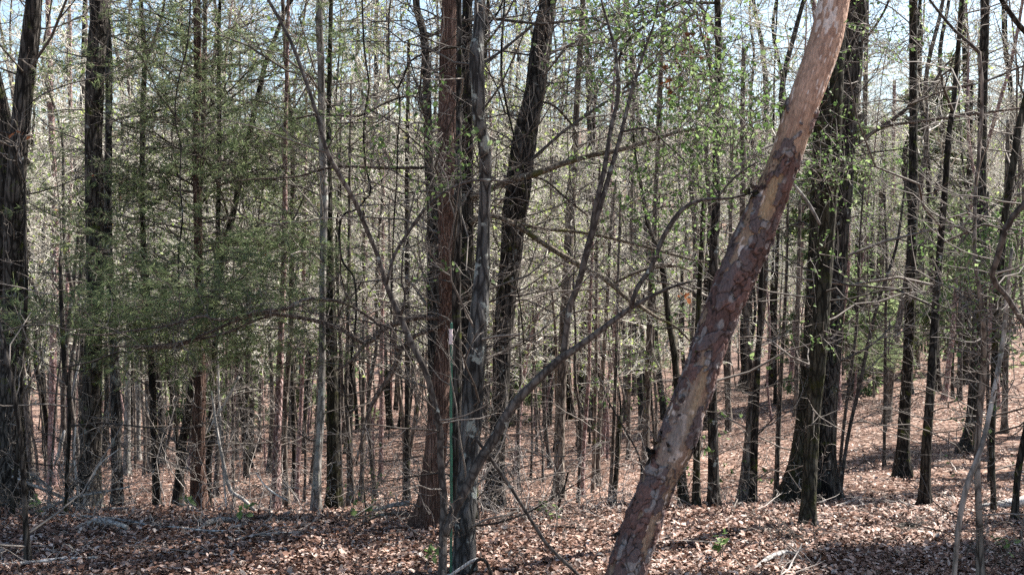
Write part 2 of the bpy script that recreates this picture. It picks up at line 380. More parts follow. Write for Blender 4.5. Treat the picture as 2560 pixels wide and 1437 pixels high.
obj('leaf_litter', bag.mesh('leaf_litter', M['litter']), kind='stuff', label='brown fallen leaves carpeting the forest floor')

# ------------------------------------------------------------------ traced trees
def parse(s): return np.array([[float(v) for v in q.split()] for q in s.split(';') if q.strip()])
SEED = [0]
def to_world(tr, Y, wob=.10, dY=0.0):
    """rows px py width -> x y z r, with the stem swaying a little in depth"""
    ph = rng.uniform(0, 6.28, 2); s = tr[:, 1] / 420.
    yy = Y + wob * (np.sin(s * 2 + ph[0]) * .6 + np.sin(s * 4.3 + ph[1]) * .4)
    yy = yy + np.linspace(0, dY, len(tr)) if dY else yy
    return np.array([[*P(a, b_, y_), .5 * w_ * y_ / F] for (a, b_, w_), y_ in zip(tr, yy)])
def side_twigs(bag, c, n, lmin, lmax, g=rng, lo=.05, hi=.95, levels=((4, .5, 1.0), (3, .5, 1.0)), up=.03, rr=.006, upang=.25, rmin=.0014, wander=.25):
    """twigs standing off a stem whose sampled centreline is c"""
    if n <= 0: return None
    k = (g.uniform(lo, hi, n) * (len(c) - 1)).astype(int)
    o = c[k, :3]; d = g.normal(0, 1, (n, 3)); d[:, 2] = np.abs(d[:, 2]) * upang + upang * .6; d = norm(d)
    L = g.uniform(lmin, lmax, n)
    return branch_system(bag, o, d, L, rr * (L / .8), list(levels), up=up, wander=wander, rmin=rmin, g=g)
def tree(name, label, mat, s, Y=None, limbs=(), tw=14, twl=(.3, 1.0), cat='tree', top=4.5, crown=26, hero=False, group=None, foot=True,
         twmat='twig', wob=.10, rough=.07, foliage=None, limbmat='limb', ext=True, leafy=0, longb=0):
    SEED[0] += 1; sd = SEED[0]
    tr = parse(s)
    if tr[0, 1] < tr[-1, 1]: tr = tr[::-1]                    # foot first
    if Y is None: Y = depth_of(tr[0, 0], tr[0, 1])
    wpt = to_world(tr, Y, wob)
    wpt[:, 1] += 0
    if foot:
        gz = float(ground(wpt[0, 0], wpt[0, 1]))
        lo = wpt[0].copy(); lo[2] = gz - .08
        d = wpt[0] - wpt[1]
        if wpt[0, 2] > gz: lo[:2] = wpt[0, :2] + d[:2] * min(1, (wpt[0, 2] - gz + .08) / max(-d[2], .05)); wpt = np.vstack([lo, wpt])
        else:
            keep = wpt[:, 2] > gz + .02; wpt = np.vstack([lo, wpt[keep]])
    else: gz = None
    base = wpt[0, :3].copy(); 
    if foot: base[2] = gz
    if ext and tr[-1, 1] < 60:                                 # the stem goes on above the picture
        d = norm(wpt[-1, :3] - wpt[-2, :3]); d = norm(d + np.array([0, 0, .6])); e = []
        q = wpt[-1].copy()
        for k in range(4):
            q = q.copy(); q[:3] += d * top / 4 + np.array([rng.normal(0, .06), rng.normal(0, .06), 0]); q[3] = wpt[-1, 3] * (1 - .2 * (k + 1)); e.append(q)
        nin = len(wpt); wpt = np.vstack([wpt, e])
    t = thing(name, label, cat, base, group)
    bag = Bag()
    c = trunk_geo(bag, wpt, sides=56 if hero else 18, ring=.018 if hero else .06, rough=rough, base=gz, seed=sd, freq=1.4)
    obj('trunk', bag.mesh('trunk', M[mat], base, True), t)
    bb0 = Bag()
    for lb in limbs:
        lt = parse(lb); lw = to_world(lt, Y, .05)
        bb = Bag(); cc = trunk_geo(bb, lw, sides=10, ring=.05, rough=.08, seed=sd + 40)
        obj('limb', bb.mesh('limb', M[limbmat], base, True), t)
        if tw: side_twigs(bb0, cc, max(3, int(tw * .3)), twl[0] * .6, twl[1] * .7)
    bb = bb0; inb = c[:, 2] < CAM_Z + 760 * Y / F
    ci = c[inb]
    if tw: side_twigs(bb, ci, int(tw * 1.35), *twl, lo=.06)
    if longb: side_twigs(bb, ci, longb, .9, 2.2, lo=.25, hi=.98, levels=((5, .4, .9), (4, .45, 1.0)), rr=.0048, wander=.30, up=.0, upang=.35)
    if ext and tr[-1, 1] < 60 and crown:
        co = c[~inb]
        if len(co) > 3:
            n = crown; k = (rng.uniform(0, 1, n) ** .8 * (len(co) - 1)).astype(int)
            d = rng.normal(0, 1, (n, 3)); d[:, 2] = np.abs(d[:, 2]) * .6 + .35
            L = rng.uniform(1.0, 2.6, n)
            branch_system(bb, co[k, :3], d, L, np.maximum(co[k, 3] * .35, .012), [(6, .5, .9), (6, .5, 1.0)], up=.06, wander=.16, rmin=.003)
    if leafy:
        tips = side_twigs(bb, ci, leafy, .2, .6, levels=((3, .6, .9),), rr=.004)
        b4 = Bag(); o, _, _, _ = kids(tips, np.full(tips.shape[:2], .001), np.ones(len(tips)), 4, 1, 1, lo=.5)
        leaves(b4, o, rng.uniform(.02, .05, len(o))); obj('foliage', b4.mesh('foliage', M['green'], base), t)
    if bb.n: obj('crown', bb.mesh('crown', M[twmat], base), t)
    return t, base, c
def px_region(cx, cy, rx, ry, n, Y, dY=.5):
    """n points spread in the volume that this part of the view looks into at depth Y"""
    a = rng.normal(0, .55, (n, 2)).clip(-1.3, 1.3)
    yy = Y + rng.uniform(-dY, dY, n)
    return np.array([P(cx + rx * q[0], cy + ry * q[1], y_) for q, y_ in zip(a, yy)])
def cedar_sprays(t, base, regions, Y, dY=.5, blades=34, dens=.24):
    bt, bl = Bag(), Bag()
    for (cx, cy, rx, ry, n) in regions:
        n = max(4, int(n * dens)); nc = max(2, n // 9)
        ctr = px_region(cx, cy, rx * 1.1, ry * 1.15, nc, Y, dY)
        o = ctr[rng.integers(0, nc, n)] + rng.normal(0, 1, (n, 3)) * np.array([.17, .12, .05])
        d = rng.normal(0, 1, (n, 3)) * np.array([1, .8, .25]) + np.array([-.3, 0, -.1])
        Pn = walk(o, d, rng.uniform(.16, .42, n), 5, .2, -.05)
        tubes(bt, Pn, np.broadcast_to(np.linspace(.0028, .001, 5), Pn.shape[:2]), 3)
        o2, d2, L2, r2 = kids(Pn, np.full(Pn.shape[:2], .001), np.full(n, .12), 3, 1, .7)
        P2 = walk(o2, d2, L2, 4, .15, -.05); tubes(bt, P2, np.broadcast_to(np.linspace(.0014, .0008, 4), P2.shape[:2]), 3)
        needles(bl, Pn, blades // 2, .055, .0020, spread=.55); needles(bl, P2, blades // 3, .042, .0018, spread=.6)
    obj('twigs', bt.mesh('twigs', M['limb'], base), t)
    obj('foliage', bl.mesh('foliage', M['cedarleaf'], base), t)
def green_leaves(t, base, regions, Y, dY=.5, mat='green', size=(.028, .06), per=5, tw=True):
    bt, bl = Bag(), Bag()
    for (cx, cy, rx, ry, n) in regions:
        n = int(n * 1.6) + 1; o = px_region(cx, cy, rx, ry, n, Y, dY)
        d = rng.normal(0, 1, (n, 3)) + np.array([0, 0, .2])
        Pn = walk(o, d, rng.uniform(.12, .35, n), 5, .22, .02)
        if sum(q[4] for q in regions) < 40:
            for pn in Pn:
                b1 = Bag(); tubes(b1, pn[None], np.linspace(.0028, .001, 5)[None], 3); obj('twig', b1.mesh('twig', M['twig'], base), t)
        else: tubes(bt, Pn, np.broadcast_to(np.linspace(.0028, .001, 5), Pn.shape[:2]), 3)
        o2, _, _, _ = kids(Pn, np.full(Pn.shape[:2], .001), np.ones(n), per, 1, 1, lo=.35)
        o2 += rng.normal(0, .012, o2.shape)
        leaves(bl, o2, rng.uniform(size[0] * .5, size[1] * .62, len(o2)))
    if bt.n: obj('twigs', bt.mesh('twigs', M['twig'], base), t)
    obj('foliage', bl.mesh('foliage', M[mat], base), t)

# --- left edge
tree('oak_tree', 'large dark oak with ridged bark at the far left edge', 'oak', '85 0 40;76 100 44;61 220 46;48 350 45;38 480 48;34 600 50;34 720 50;29 850 52;23 1000 62;25 1150 68;30 1275 80', 7.8, longb=6, tw=22, hero=True)
tree('oak_tree', 'second dark oak cut by the left edge, behind the largest edge trunk', 'dark', '-60 -60 18;-34 80 20;-8 200 26;12 300 32;18 380 36;14 500 38;8 620 38;-8 800 40;-14 1000 44;-20 1280 50', 9.0)
tree('sapling', 'thin dark stem climbing close against the far left oak', 'dark', '40 300 4;60 430 6;63 560 8;66 700 9;62 800 10;55 900 10;50 1000 11;42 1150 10;25 1300 10', 7.1, cat='sapling', tw=8, ext=False)
tree('sapling', 'slender grey leaning sapling nearest the camera at lower left', 'oak', '-40 700 8;-8 790 11;18 900 12;34 980 13;46 1050 13;56 1150 13;63 1280 14;71 1412 16', 5.9, cat='sapling', tw=8, ext=False)
tree('oak_tree', 'short-looking dark trunk tucked to the right of the far left oak', 'dark', '70 300 12;66 600 18;62 960 24;66 1080 26;68 1200 28', None, tw=6)
tree('pine_tree', 'slim straight pine with pinkish flaky bark near the left edge', 'pine', '120 0 12;122 100 13;127 250 15;132 400 16;137 550 17;138 700 17;134 800 17;132 950 18;130 1100 20;132 1215 22', None, tw=20)
tree('sapling', 'thin crooked dark stem between the pink pine and the big twin trunk', 'dark', '150 640 8;155 807 11;162 927 11;172 967 11;172 1093 10;167 1193 9;164 1318 9', 7.0, cat='sapling', tw=12, ext=False)
tree('sapling', 'very thin straight reddish stem right of the pink flaky pine', 'pine', '174 0 6;176 200 7;178 400 7;174 560 7;168 720 8;166 900 9;168 1100 9;170 1230 10', None, cat='sapling', tw=14)
tree('oak_tree', 'pale brown narrow trunk showing just left of the big dark twin', 'oak', '212 0 10;208 150 11;205 300 12;203 450 14;205 650 16;206 900 18;207 1100 19;207 1200 20', None)
t, base, c = tree('oak_tree', 'big dark oak with sunlit right side, left one of the close pair', 'oak', '247 0 40;243 100 44;238 200 46;234 350 42;236 450 44;236 550 45;238 650 44;237 800 42;233 870 42;229 1020 48;226 1140 50;224 1280 54', 8.2, tw=26, hero=True)
t, base, c = tree('oak_tree', 'slimmer mottled trunk with a peeled patch, right one of the close pair', 'lichen', '262 0 14;270 100 18;272 180 19;272 300 18;270 450 20;270 600 22;275 700 20;283 850 20;288 1000 24;290 1100 25;293 1200 27;293 1286 30', 8.5, tw=10, hero=True)
tree('oak_tree', 'forked slim tree with a limb rising right against the sky', 'dark', '353 -10 8;358 80 11;362 150 13;358 250 13;356 350 13;355 500 13;358 600 14;365 690 15;372 800 15;378 900 16;384 1050 18;390 1200 19;395 1290 21', 9.0,
     limbs=['361 155 9;385 100 8;403 45 7;414 -10 6', '358 150 5;330 118 4;300 100 4;268 84 3', '362 310 6;385 280 6;430 275 5;480 285 4;520 290 3'], tw=22)
tree('oak_tree', 'thin grey stem directly left of the forked slim tree', 'grey', '350 0 6;348 200 7;344 350 8;337 500 10;341 600 12;342 700 13;345 850 14;345 1000 14;344 1150 14', None, tw=10)
t, base, c = tree('cedar_tree', 'red-barked cedar with feathery green boughs on the left', 'cedar', '494 -10 16;493 80 18;494 200 20;492 300 18;490 400 20;494 500 22;495 600 22;497 700 22;500 880 26;498 1000 33;494 1150 36;497 1290 40', 8.7,
     limbs=['512 -10 10;513 100 11;510 250 11;505 380 12;499 490 13', '500 455 8;530 430 7;560 400 6;592 360 5;600 340 3', '494 385 7;450 372 5;400 370 5;350 375 3', '492 470 6;460 450 5;420 435 4;380 430 3', '493 520 7;540 470 6;600 440 5;660 420 4', '488 130 5;470 115 4;440 80 3;420 60 2', '500 620 6;560 600 5;620 610 4;690 620 3', '505 280 7;560 240 5;620 180 4;660 150 3'],
     tw=60, twl=(.4, 1.3), hero=True, top=3.5)
cedar_sprays(t, base, [(670, 290, 90, 40, 230), (600, 320, 120, 70, 210), (330, 425, 110, 50, 300), (600, 420, 90, 60, 230), (620, 610, 140, 50, 250), (500, 60, 110, 90, 260),
    (560, 190, 130, 80, 230), (430, 160, 70, 90, 110), (440, 520, 170, 60, 230), (380, 640, 160, 50, 190), (700, 500, 80, 70, 120), (460, 330, 100, 70, 150), (640, 90, 90, 80, 130), (720, 360, 60, 60, 140), (860, 60, 80, 70, 110), (330, 60, 90, 70, 90), (130, 130, 90, 110, 60), (300, 250, 90, 90, 90), (680, 620, 90, 60, 110)], 8.7, 1.0, dens=.42)
tree('oak_tree', 'long dark trunk leaning right across the sky from the cedar foot', 'dark', '750 -30 8;715 25 9;690 90 11;662 165 12;645 240 12;625 330 13;608 420 14;590 500 15;570 590 18;545 690 20;520 790 22;492 910 24;472 1020 22;455 1120 22;442 1288 25', 9.3, longb=7, tw=22, ext=False)
tree('oak_tree', 'narrow dark upright trunk just right of the red cedar', 'dark', '550 -5 8;546 120 9;548 250 10;548 400 11;545 560 11;541 800 13;535 900 14;528 1050 15;521 1180 17;517 1290 19', 9.1, tw=14)
tree('pine_tree', 'slim purplish pine with flaky bark left of the pale grey trunk', 'pine', '720 -5 8;720 50 9;717 200 10;713 350 11;712 500 13;711 600 14;708 700 14;702 850 15;699 950 18;693 1100 20;687 1286 25', 8.6, tw=20)
tree('pine_tree', 'thin reddish pine between the purplish pine and pale grey trunk', 'pine', '767 200 6;765 300 7;762 500 9;759 700 9;759 800 10;757 900 10;751 1050 11;744 1180 12;742 1262 13', None, tw=12)
tree('oak_tree', 'thin dark wavy trunk behind the purplish flaky pine', 'dark', '724 700 7;728 820 8;730 930 9;735 1100 10;733 1235 11', None, tw=8, ext=False)
tree('maple_tree', 'pale grey smooth trunk standing in front of the dark mossy one', 'grey', '800 -10 18;802 150 18;804 280 18;806 370 18;810 450 21;809 580 18;807 700 17;805 870 17;803 1020 19;793 1170 21;789 1286 24', 8.0, tw=12, hero=True)
tree('oak_tree', 'dark trunk with greenish mossy foot beside the pale grey one', 'mossy', '828 -10 11;825 150 12;822 300 13;822 450 16;824 600 18;826 720 24;829 870 29;831 1010 31;833 1170 33;834 1290 37', 8.4, longb=6, tw=18, hero=True)
tree('sapling', 'thin crooked stem right of the mossy-footed trunk', 'bgbark', '878 200 5;874 450 7;872 720 10;868 900 11;866 1010 11;878 1160 10;883 1285 11', 8.6, cat='sapling', tw=14, ext=False)
tree('oak_tree', 'narrow brown trunk in the gap left of the central trunks', 'bgbark', '915 300 7;911 500 8;909 700 9;908 1000 10;903 1256 13', None, tw=10, ext=False)
tree('oak_tree', 'slim dark straight trunk just left of the central cedar', 'dark', '1022 100 8;1020 250 10;1018 450 12;1018 717 13;1019 900 14;1018 1050 14;1017 1256 17', None, tw=14, ext=False)
# --- central group
t, base, c = tree('cedar_tree', 'thick red-brown cedar with stringy shaggy bark in the centre', 'cedar', '1124 -10 38;1120 125 42;1118 250 45;1117 375 47;1120 500 50;1122 650 50;1120 780 48;1112 870 47;1102 990 53;1090 1120 56;1078 1260 58;1071 1312 66', 6.85,
     limbs=['1100 795 15;1060 793 14;1015 800 14;960 822 14;915 857 14;860 826 12;810 807 11;740 792 11;690 786 10;640 787 9;580 805 8;500 840 7;420 862 6;320 866 5;230 862 3',
            '1100 818 10;1040 838 10;1000 878 11;985 920 12;960 962 12;935 1000 11;920 1038 9;905 1100 7;890 1160 4',
            '998 878 9;975 842 9;940 805 8;890 772 7;840 752 8;765 748 9;715 772 9;640 780 8;550 800 7;505 790 7;425 812 6;325 827 5;250 837 4;165 835 3',
            '915 857 9;885 895 7;862 915 6;838 926 5', '690 786 7;640 800 6;570 830 7;490 850 7;430 868 5;340 872 4'],
     tw=46, twl=(.25, .8), hero=True)
cedar_sprays(t, base, [(420, 760, 190, 55, 620), (560, 730, 150, 50, 420), (270, 770, 160, 50, 420), (160, 800, 110, 55, 240), (620, 790, 110, 50, 230), (440, 850, 220, 40, 300), (700, 740, 80, 60, 150), (340, 690, 120, 40, 160), (760, 870, 60, 50, 60), (700, 850, 70, 50, 100), (840, 760, 60, 30, 50), (300, 620, 160, 60, 120), (640, 650, 120, 60, 120), (560, 900, 160, 30, 80)], 7.45, .45, dens=.2)
tree('oak_tree', 'crooked brown trunk right behind the left side of central cedar', 'oak', '1040 -10 17;1046 40 18;1060 90 20;1065 180 20;1070 330 22;1073 430 24;1080 500 28;1082 700 31;1083 880 28;1085 1000 28;1088 1285 30', 7.7,
     limbs=['1060 420 8;1000 420 8;960 420 8;890 417 7;840 417 6;790 428 6;740 442 5;640 448 4;560 455 2', '1066 130 8;1100 120 7;1130 80 6;1160 40 5', '1062 250 6;1020 240 5;960 260 5;900 290 5;865 290 4;790 287 4;740 298 4'], longb=12, tw=30)
tree('oak_tree', 'upright dull grey-brown trunk pressed to the right of the central cedar', 'oak', '1147 -10 14;1147 250 15;1145 500 20;1142 650 23;1141 800 24;1141 920 27;1142 1070 27;1143 1220 26;1150 1310 26', 6.6, tw=22, hero=True)
tree('oak_tree', 'almost black trunk in shade between the central cedar and lichened trunk', 'dark', '1168 -10 26;1168 250 27;1170 450 30;1168 650 36;1170 900 40;1172 1100 42;1167 1292 46', 7.3,
     limbs=['1176 495 14;1230 470 16;1280 449 16;1330 437 16;1405 410 15;1480 388 13;1555 373 12;1630 350 10;1705 328 9;1780 322 7;1860 315 5;1930 290 3', '1175 560 14;1195 545 13;1235 540 12;1295 565 13;1345 600 13;1410 640 14;1455 667 13;1495 687 12;1530 712 12;1570 748 10;1605 768 11;1640 792 8;1690 817 6;1725 852 5',
            '1280 554 7;1355 572 8;1430 578 8;1505 590 8;1580 608 8;1650 627 8;1715 645 6;1770 657 4', '1530 712 9;1570 690 8;1620 672 8;1690 665 6;1730 680 5'], limbmat='mosslimb', longb=8, tw=36, twl=(.3, .9), hero=True)
tree('dead_tree', 'lichen-spotted grey trunk with a knotted bend, nearest of the central cluster', 'lichen', '1201 -10 28;1196 80 30;1191 135 38;1196 230 36;1200 310 33;1212 372 32;1213 480 30;1209 600 34;1203 720 42;1190 870 50;1181 1010 52;1172 1160 52;1162 1310 50;1157 1437 50', 5.75,
     limbs=['1205 120 6;1235 85 5;1265 40 5;1290 -10 4'], tw=14, hero=True, rough=.1)
tree('oak_tree', 'broad dark oak curving right towards its top behind the branches', 'oak', '1372 -10 44;1358 75 50;1347 150 52;1338 230 54;1318 310 60;1305 380 66;1297 460 66;1286 540 62;1276 650 58;1268 720 54;1262 800 50;1255 900 46;1250 1010 44;1243 1130 42;1235 1275 46', 8.2,
     limbs=['1355 255 5;1385 265 6;1420 300 6;1440 330 5;1425 345 4', '1300 440 8;1360 450 5;1420 500 5;1470 540 4'], longb=16, tw=60, twl=(.3, 1.0), hero=True, rough=.1)
# saplings in front
t, base, c = tree('forked_sapling', 'smooth sapling splitting into a wide V at the bottom centre', 'smooth', '665 -10 8;720 90 9;760 190 10;790 280 10;815 370 11;850 440 12;885 500 12;915 570 12;945 640 12;968 717 13;1000 790 15;1030 860 15;1065 932 15;1088 1018 16;1100 1078 17;1102 1150 18;1110 1250 19;1108 1320 19;1107 1437 20', 5.35,
     limbs=['1112 1340 20;1135 1275 24;1160 1230 25;1195 1160 25;1240 1090 25;1280 1018 24;1330 962 22;1395 902 21;1445 867 18;1505 822 15;1580 767 13;1630 740 10;1680 717 8;1740 700 5',
            '1578 768 11;1592 722 12;1630 665 12;1660 590 12;1705 525 11;1755 500 9;1830 495 7;1890 478 5;1940 470 3', '1795 492 6;1830 450 5;1868 420 5;1905 400 3',
            '1405 895 15;1412 860 16;1425 765 16;1447 710 16;1475 600 16;1505 500 14;1530 415 12;1555 325 10;1580 225 9;1610 130 7;1635 60 5;1650 -10 4',
            '1462 660 9;1472 610 10;1490 510 12;1510 430 12;1527 325 11;1545 240 11;1540 140 9;1520 60 7;1500 -10 5', '1548 235 8;1552 130 8;1600 75 7;1640 45 6;1700 8 5', '1556 225 6;1600 185 5;1650 145 5;1700 105 3',
            '966 712 7;985 640 8;1025 575 8;1065 520 8;1120 475 7;1160 458 7;1200 450 6;1290 455 4', '1000 790 6;1014 745 6;1004 700 5;1012 600 4;1040 470 3', '1555 330 6;1620 320 5;1660 355 4;1700 390 3;1740 440 2'],
     limbmat='smooth', tw=16, twl=(.25, .7), hero=True, cat='sapling', ext=False)
green_leaves(t, base, [(1640, 130, 170, 110, 150), (1750, 250, 130, 130, 110), (1530, 60, 90, 80, 60), (1700, 420, 170, 90, 100), (1850, 330, 90, 110, 50), (1130, 400, 55, 60, 22), (950, 300, 160, 160, 40), (1095, 660, 40, 40, 6), (1650, 560, 120, 60, 30)], 5.9, .6, size=(.028, .06), per=5)
tree('oak_tree', 'straight brown trunk right of the broad curving oak', 'bgbark', '1458 -10 13;1453 100 15;1446 200 15;1440 300 16;1437 400 20;1428 480 23;1423 600 24;1417 700 25;1410 840 26;1403 970 25;1399 1120 25;1397 1250 28', None, longb=8, tw=20)
tree('oak_tree', 'dark trunk seen through the gap behind the fork of the V sapling', 'dark', '1490 200 9;1480 400 11;1472 560 13;1465 720 16;1457 890 17;1453 1020 15;1450 1115 16', None, tw=12)
tree('sapling', 'thin pinkish stem beside the straight brown trunk', 'pine', '1484 500 6;1480 650 7;1475 780 8;1473 920 9;1465 1030 10;1458 1150 10;1455 1240 11', None, tw=10, cat='sapling')
tree('sapling', 'thin dark stem, first of three leaning together right of centre', 'bgbark', '1500 400 6;1492 640 8;1490 900 9;1486 1070 9;1482 1232 10', None, tw=10, cat='sapling')
tree('sapling', 'slightly thicker dark stem in the middle of three leaning together', 'bgbark', '1540 450 7;1525 600 8;1518 760 10;1506 940 11;1497 1090 12;1493 1215 13', None, tw=10, cat='sapling')
tree('sapling', 'slender stem next to the broken stub right of centre', 'bgbark', '1552 480 6;1545 700 7;1543 810 8;1538 970 9;1531 1140 9;1523 1272 12', None, tw=10, cat='sapling')
tree('dead_stub', 'upright broken stub with a pale snapped top', 'mossy', '1551 1038 12;1545 1120 12;1540 1190 12;1533 1272 14', None, tw=2, cat='snag', ext=False)
tree('oak_tree', 'straight brown trunk immediately left of the peeled trunk', 'bgbark', '1662 -10 10;1655 120 11;1650 250 12;1645 380 12;1640 480 13;1635 600 13;1627 720 15;1622 890 17;1617 1020 17;1612 1150 18;1608 1245 20', None, tw=18, leafy=12)
tree('oak_tree', 'mossy S-curved trunk bending behind the peeled leaning trunk', 'mossy', '1583 330 5;1590 400 6;1605 480 9;1620 560 11;1640 610 13;1652 650 14;1663 720 15;1672 800 16;1685 880 17;1692 960 18;1698 1080 20;1705 1200 22;1712 1282 25', 8.3, tw=16, ext=False)
tree('oak_tree', 'short mossy trunk just right of the peeled trunk foot', 'mossy', '1760 500 12;1745 800 14;1740 960 16;1742 1080 17;1740 1276 20', None, tw=6)
tree('oak_tree', 'upright grey-brown trunk crossing behind the upper peeled trunk', 'oak', '1793 -10 16;1796 100 17;1792 250 17;1790 400 18;1791 500 20;1786 600 23;1783 700 24;1781 850 24;1781 1000 24;1783 1130 26;1784 1276 30', None, longb=8, tw=20, leafy=20)
tree('oak_tree', 'forked brown trunk a little right of the peeled trunk', 'bgbark', '1860 120 11;1856 300 12;1858 450 14;1856 550 14;1862 717 16;1868 830 17;1874 900 18;1882 970 21;1872 1090 22;1855 1264 27', None,
     limbs=['1880 975 16;1898 850 15;1912 720 12;1917 600 11;1925 500 9;1930 380 7'], tw=14, leafy=14)
tree('oak_tree', 'dark trunk standing close behind the forked brown trunk', 'dark', '1905 650 11;1895 900 14;1887 1080 17;1884 1200 18;1880 1272 21', None, tw=6)
tree('sapling', 'thin straight stem in the gap left of the big mossy twin trunks', 'bgbark', '1985 300 5;1972 450 6;1968 600 7;1965 717 8;1955 890 10;1948 1020 12;1940 1255 13', None, tw=12, cat='sapling')
# --- peeled leaning trunk
def peeled():
    tr = parse('2108 -90 72;2086 0 75;2064 100 80;2030 200 80;1994 300 78;1962 400 78;1922 500 78;1882 600 88;1838 700 90;1790 817 82;1757 917 80;1722 1017 84;1686 1117 88;1641 1217 78;1602 1317 88;1563 1437 92;1538 1520 100')[::-1]
    Y0 = 5.3
    wp = to_world(tr, Y0, .04)
    wp = np.vstack([wp, [wp[-1] + (wp[-1] - wp[-2]) * k * 2.5 * np.array([1, 1, 1, 0]) - np.array([0, 0, 0, .004 * k]) for k in (1, 2, 3)]])
    base = np.array([wp[0, 0], wp[0, 1], float(ground(wp[0, 0], wp[0, 1]))])
    t = thing('leaning_snag', 'thick leaning dead trunk with peeling reddish bark over bare tan wood', 'snag', base)
    K, sides = 1000, 150
    c = crom(wp, K); p = c[:, :3]; r = c[:, 3]
    tt = norm(np.gradient(p, axis=0)); a = norm(np.cross(tt, np.array([0, 1., 0]))); b = np.cross(tt, a)
    th = np.arange(sides) * 2 * np.pi / sides
    s = np.concatenate([[0], np.cumsum(np.linalg.norm(np.diff(p, axis=0), axis=1))])
    TH, SS = np.meshgrid(th, s)
    # b points along -/+Y; find the angle that faces the camera
    cx, cy = np.cos(TH), np.sin(TH)
    facing = -(cx * a[:, None, 1] + cy * b[:, None, 1]); lat = cx * a[:, None, 0] + cy * b[:, None, 0]
    A = np.arctan2(lat, facing)                       # 0 faces the camera, + is right
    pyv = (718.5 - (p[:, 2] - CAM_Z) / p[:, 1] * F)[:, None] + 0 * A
    rm_ = .085
    def q3(cell, asp=1.0, o=0): return np.stack([cx * rm_ / cell + 31 + o, cy * rm_ / cell + 7 + o, SS / (cell * asp) + o * 3], -1)
    def N(cell, asp, sd): return vn3(q3(cell, asp, sd), sd)
    warp = np.stack([N(.03, 1, 61), N(.03, 1, 62), N(.03, 1.3, 63)], -1) * .38
    e1, c1 = worley(q3(.048, 1.75) + warp, 3); e2, c2 = worley(q3(.020, 1.5, 4) + warp, 11)
    zone = np.interp(pyv, [-300, 230, 330, 480, 700, 900, 960, 1120, 1200, 1500], [-.95, -.85, -.15, .25, .5, .5, .12, .12, .35, .3])
    def spot(py0, h, a0, w_): return np.exp(-(((pyv - py0) / h) ** 2 + ((A - a0) / w_) ** 2))
    bare = zone + (c1 - .5) * .9 + N(.10, 1.6, 2) * .35 + N(.012, 1.3, 5) * .14 - 1.2 * spot(500, 60, -.25, .36) - 1.3 * spot(1010, 85, -.02, .28) - .7 * spot(650, 50, -.6, .3) - .6 * spot(1100, 50, -.4, .5) - .6 * spot(1350, 60, .4, .3) - .6 * spot(1290, 40, -.4, .25) + .4 * spot(560, 200, .9, .5)
    m1 = np.clip((bare + .02) / .05, 0, 1)
    cell = (c1 - .5) * 1.4 + (c2 > .72) * .5
    edge = np.clip(1 - e1 / .09, 0, 1) * (N(.05, 1, 41) > -.25) + .5 * np.clip(1 - e2 / .12, 0, 1) * (c2 > .6)
    edge = edge.clip(0, 1); fine = N(.006, 2, 12); grain = N(.005, 9, 13)
    rad = r[:, None] * (1 + .035 * N(.16, 2, 20)) + m1 * (.006 + .006 * cell - .006 * edge) + .0016 * fine + (1 - m1) * .001 * grain
    v = p[:, None, :] + rad[..., None] * (cx[..., None] * a[:, None, :] + cy[..., None] * b[:, None, :])
    def C(*q): return np.array(q)[None, None, :]
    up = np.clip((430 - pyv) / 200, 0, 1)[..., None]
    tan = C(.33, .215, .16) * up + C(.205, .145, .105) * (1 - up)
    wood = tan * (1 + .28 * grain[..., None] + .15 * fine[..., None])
    fle = np.clip((N(.018, 2.2, 15) - .22) / .1, 0, 1)[..., None]; wood = wood * (1 - fle * .5) + C(.17, .095, .07) * fle * .5
    wht = np.clip((N(.014, 2.5, 16) + N(.07, 2, 17) * .8 - .5) / .15, 0, 1)[..., None]; wood = wood * (1 - wht) + C(.50, .42, .38) * wht
    yel = (spot(500, 70, -.2, .35) + spot(1010, 90, .08, .22))[..., None]; wood = wood * (1 - yel * .55) + C(.31, .23, .13) * yel * .55
    gry = (spot(1090, 90, -.3, .6) * .9 + spot(940, 60, -.7, .3))[..., None].clip(0, 1); wood = wood * (1 - gry) + C(.15, .135, .13) * gry
    red = C(.096, .056, .050) * (1 + .35 * cell[..., None]) * (1 + .25 * fine[..., None])
    gb = np.clip((N(.05, 1.6, 21) + c1 - .5) / .2, 0, 1)[..., None]
    barkc = red * (1 - gb * .7) + C(.080, .069, .073) * gb * .7
    li = np.clip((N(.03, 1.5, 25) - .42) / .08, 0, 1)[..., None]; barkc = barkc * (1 - li * .6) + C(.24, .23, .23) * li * .6
    cr = edge[..., None]; barkc = barkc * (1 - .8 * cr)
    em = (np.clip(1 - np.abs(bare) / .045, 0, 1))[..., None]
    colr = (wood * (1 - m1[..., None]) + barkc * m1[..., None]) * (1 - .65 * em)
    colr = colr.clip(.01, .8)
    idx = np.arange(K * sides).reshape(K, sides)
    f = np.stack([idx[:-1], np.roll(idx[:-1], -1, 1), np.roll(idx[1:], -1, 1), idx[1:]], -1).reshape(-1, 4)
    m, nt_, out = new_mat('peeling_bark')
    ca = nd(nt_, 'ShaderNodeVertexColor', layer_name='Col'); bs = nd(nt_, 'ShaderNodeBsdfPrincipled'); bs.inputs['Roughness'].default_value = .75; bs.inputs['Specular IOR Level'].default_value = .2
    tc = nd(nt_, 'ShaderNodeTexCoord'); n1 = nd(nt_, 'ShaderNodeTexNoise'); n1.inputs['Scale'].default_value = 120; n1.inputs['Detail'].default_value = 5
    mp = nd(nt_, 'ShaderNodeMapping'); mp.inputs['Rotation'].default_value = (0, R(-21), 0); mp.inputs['Scale'].default_value = (1, 1, .3)
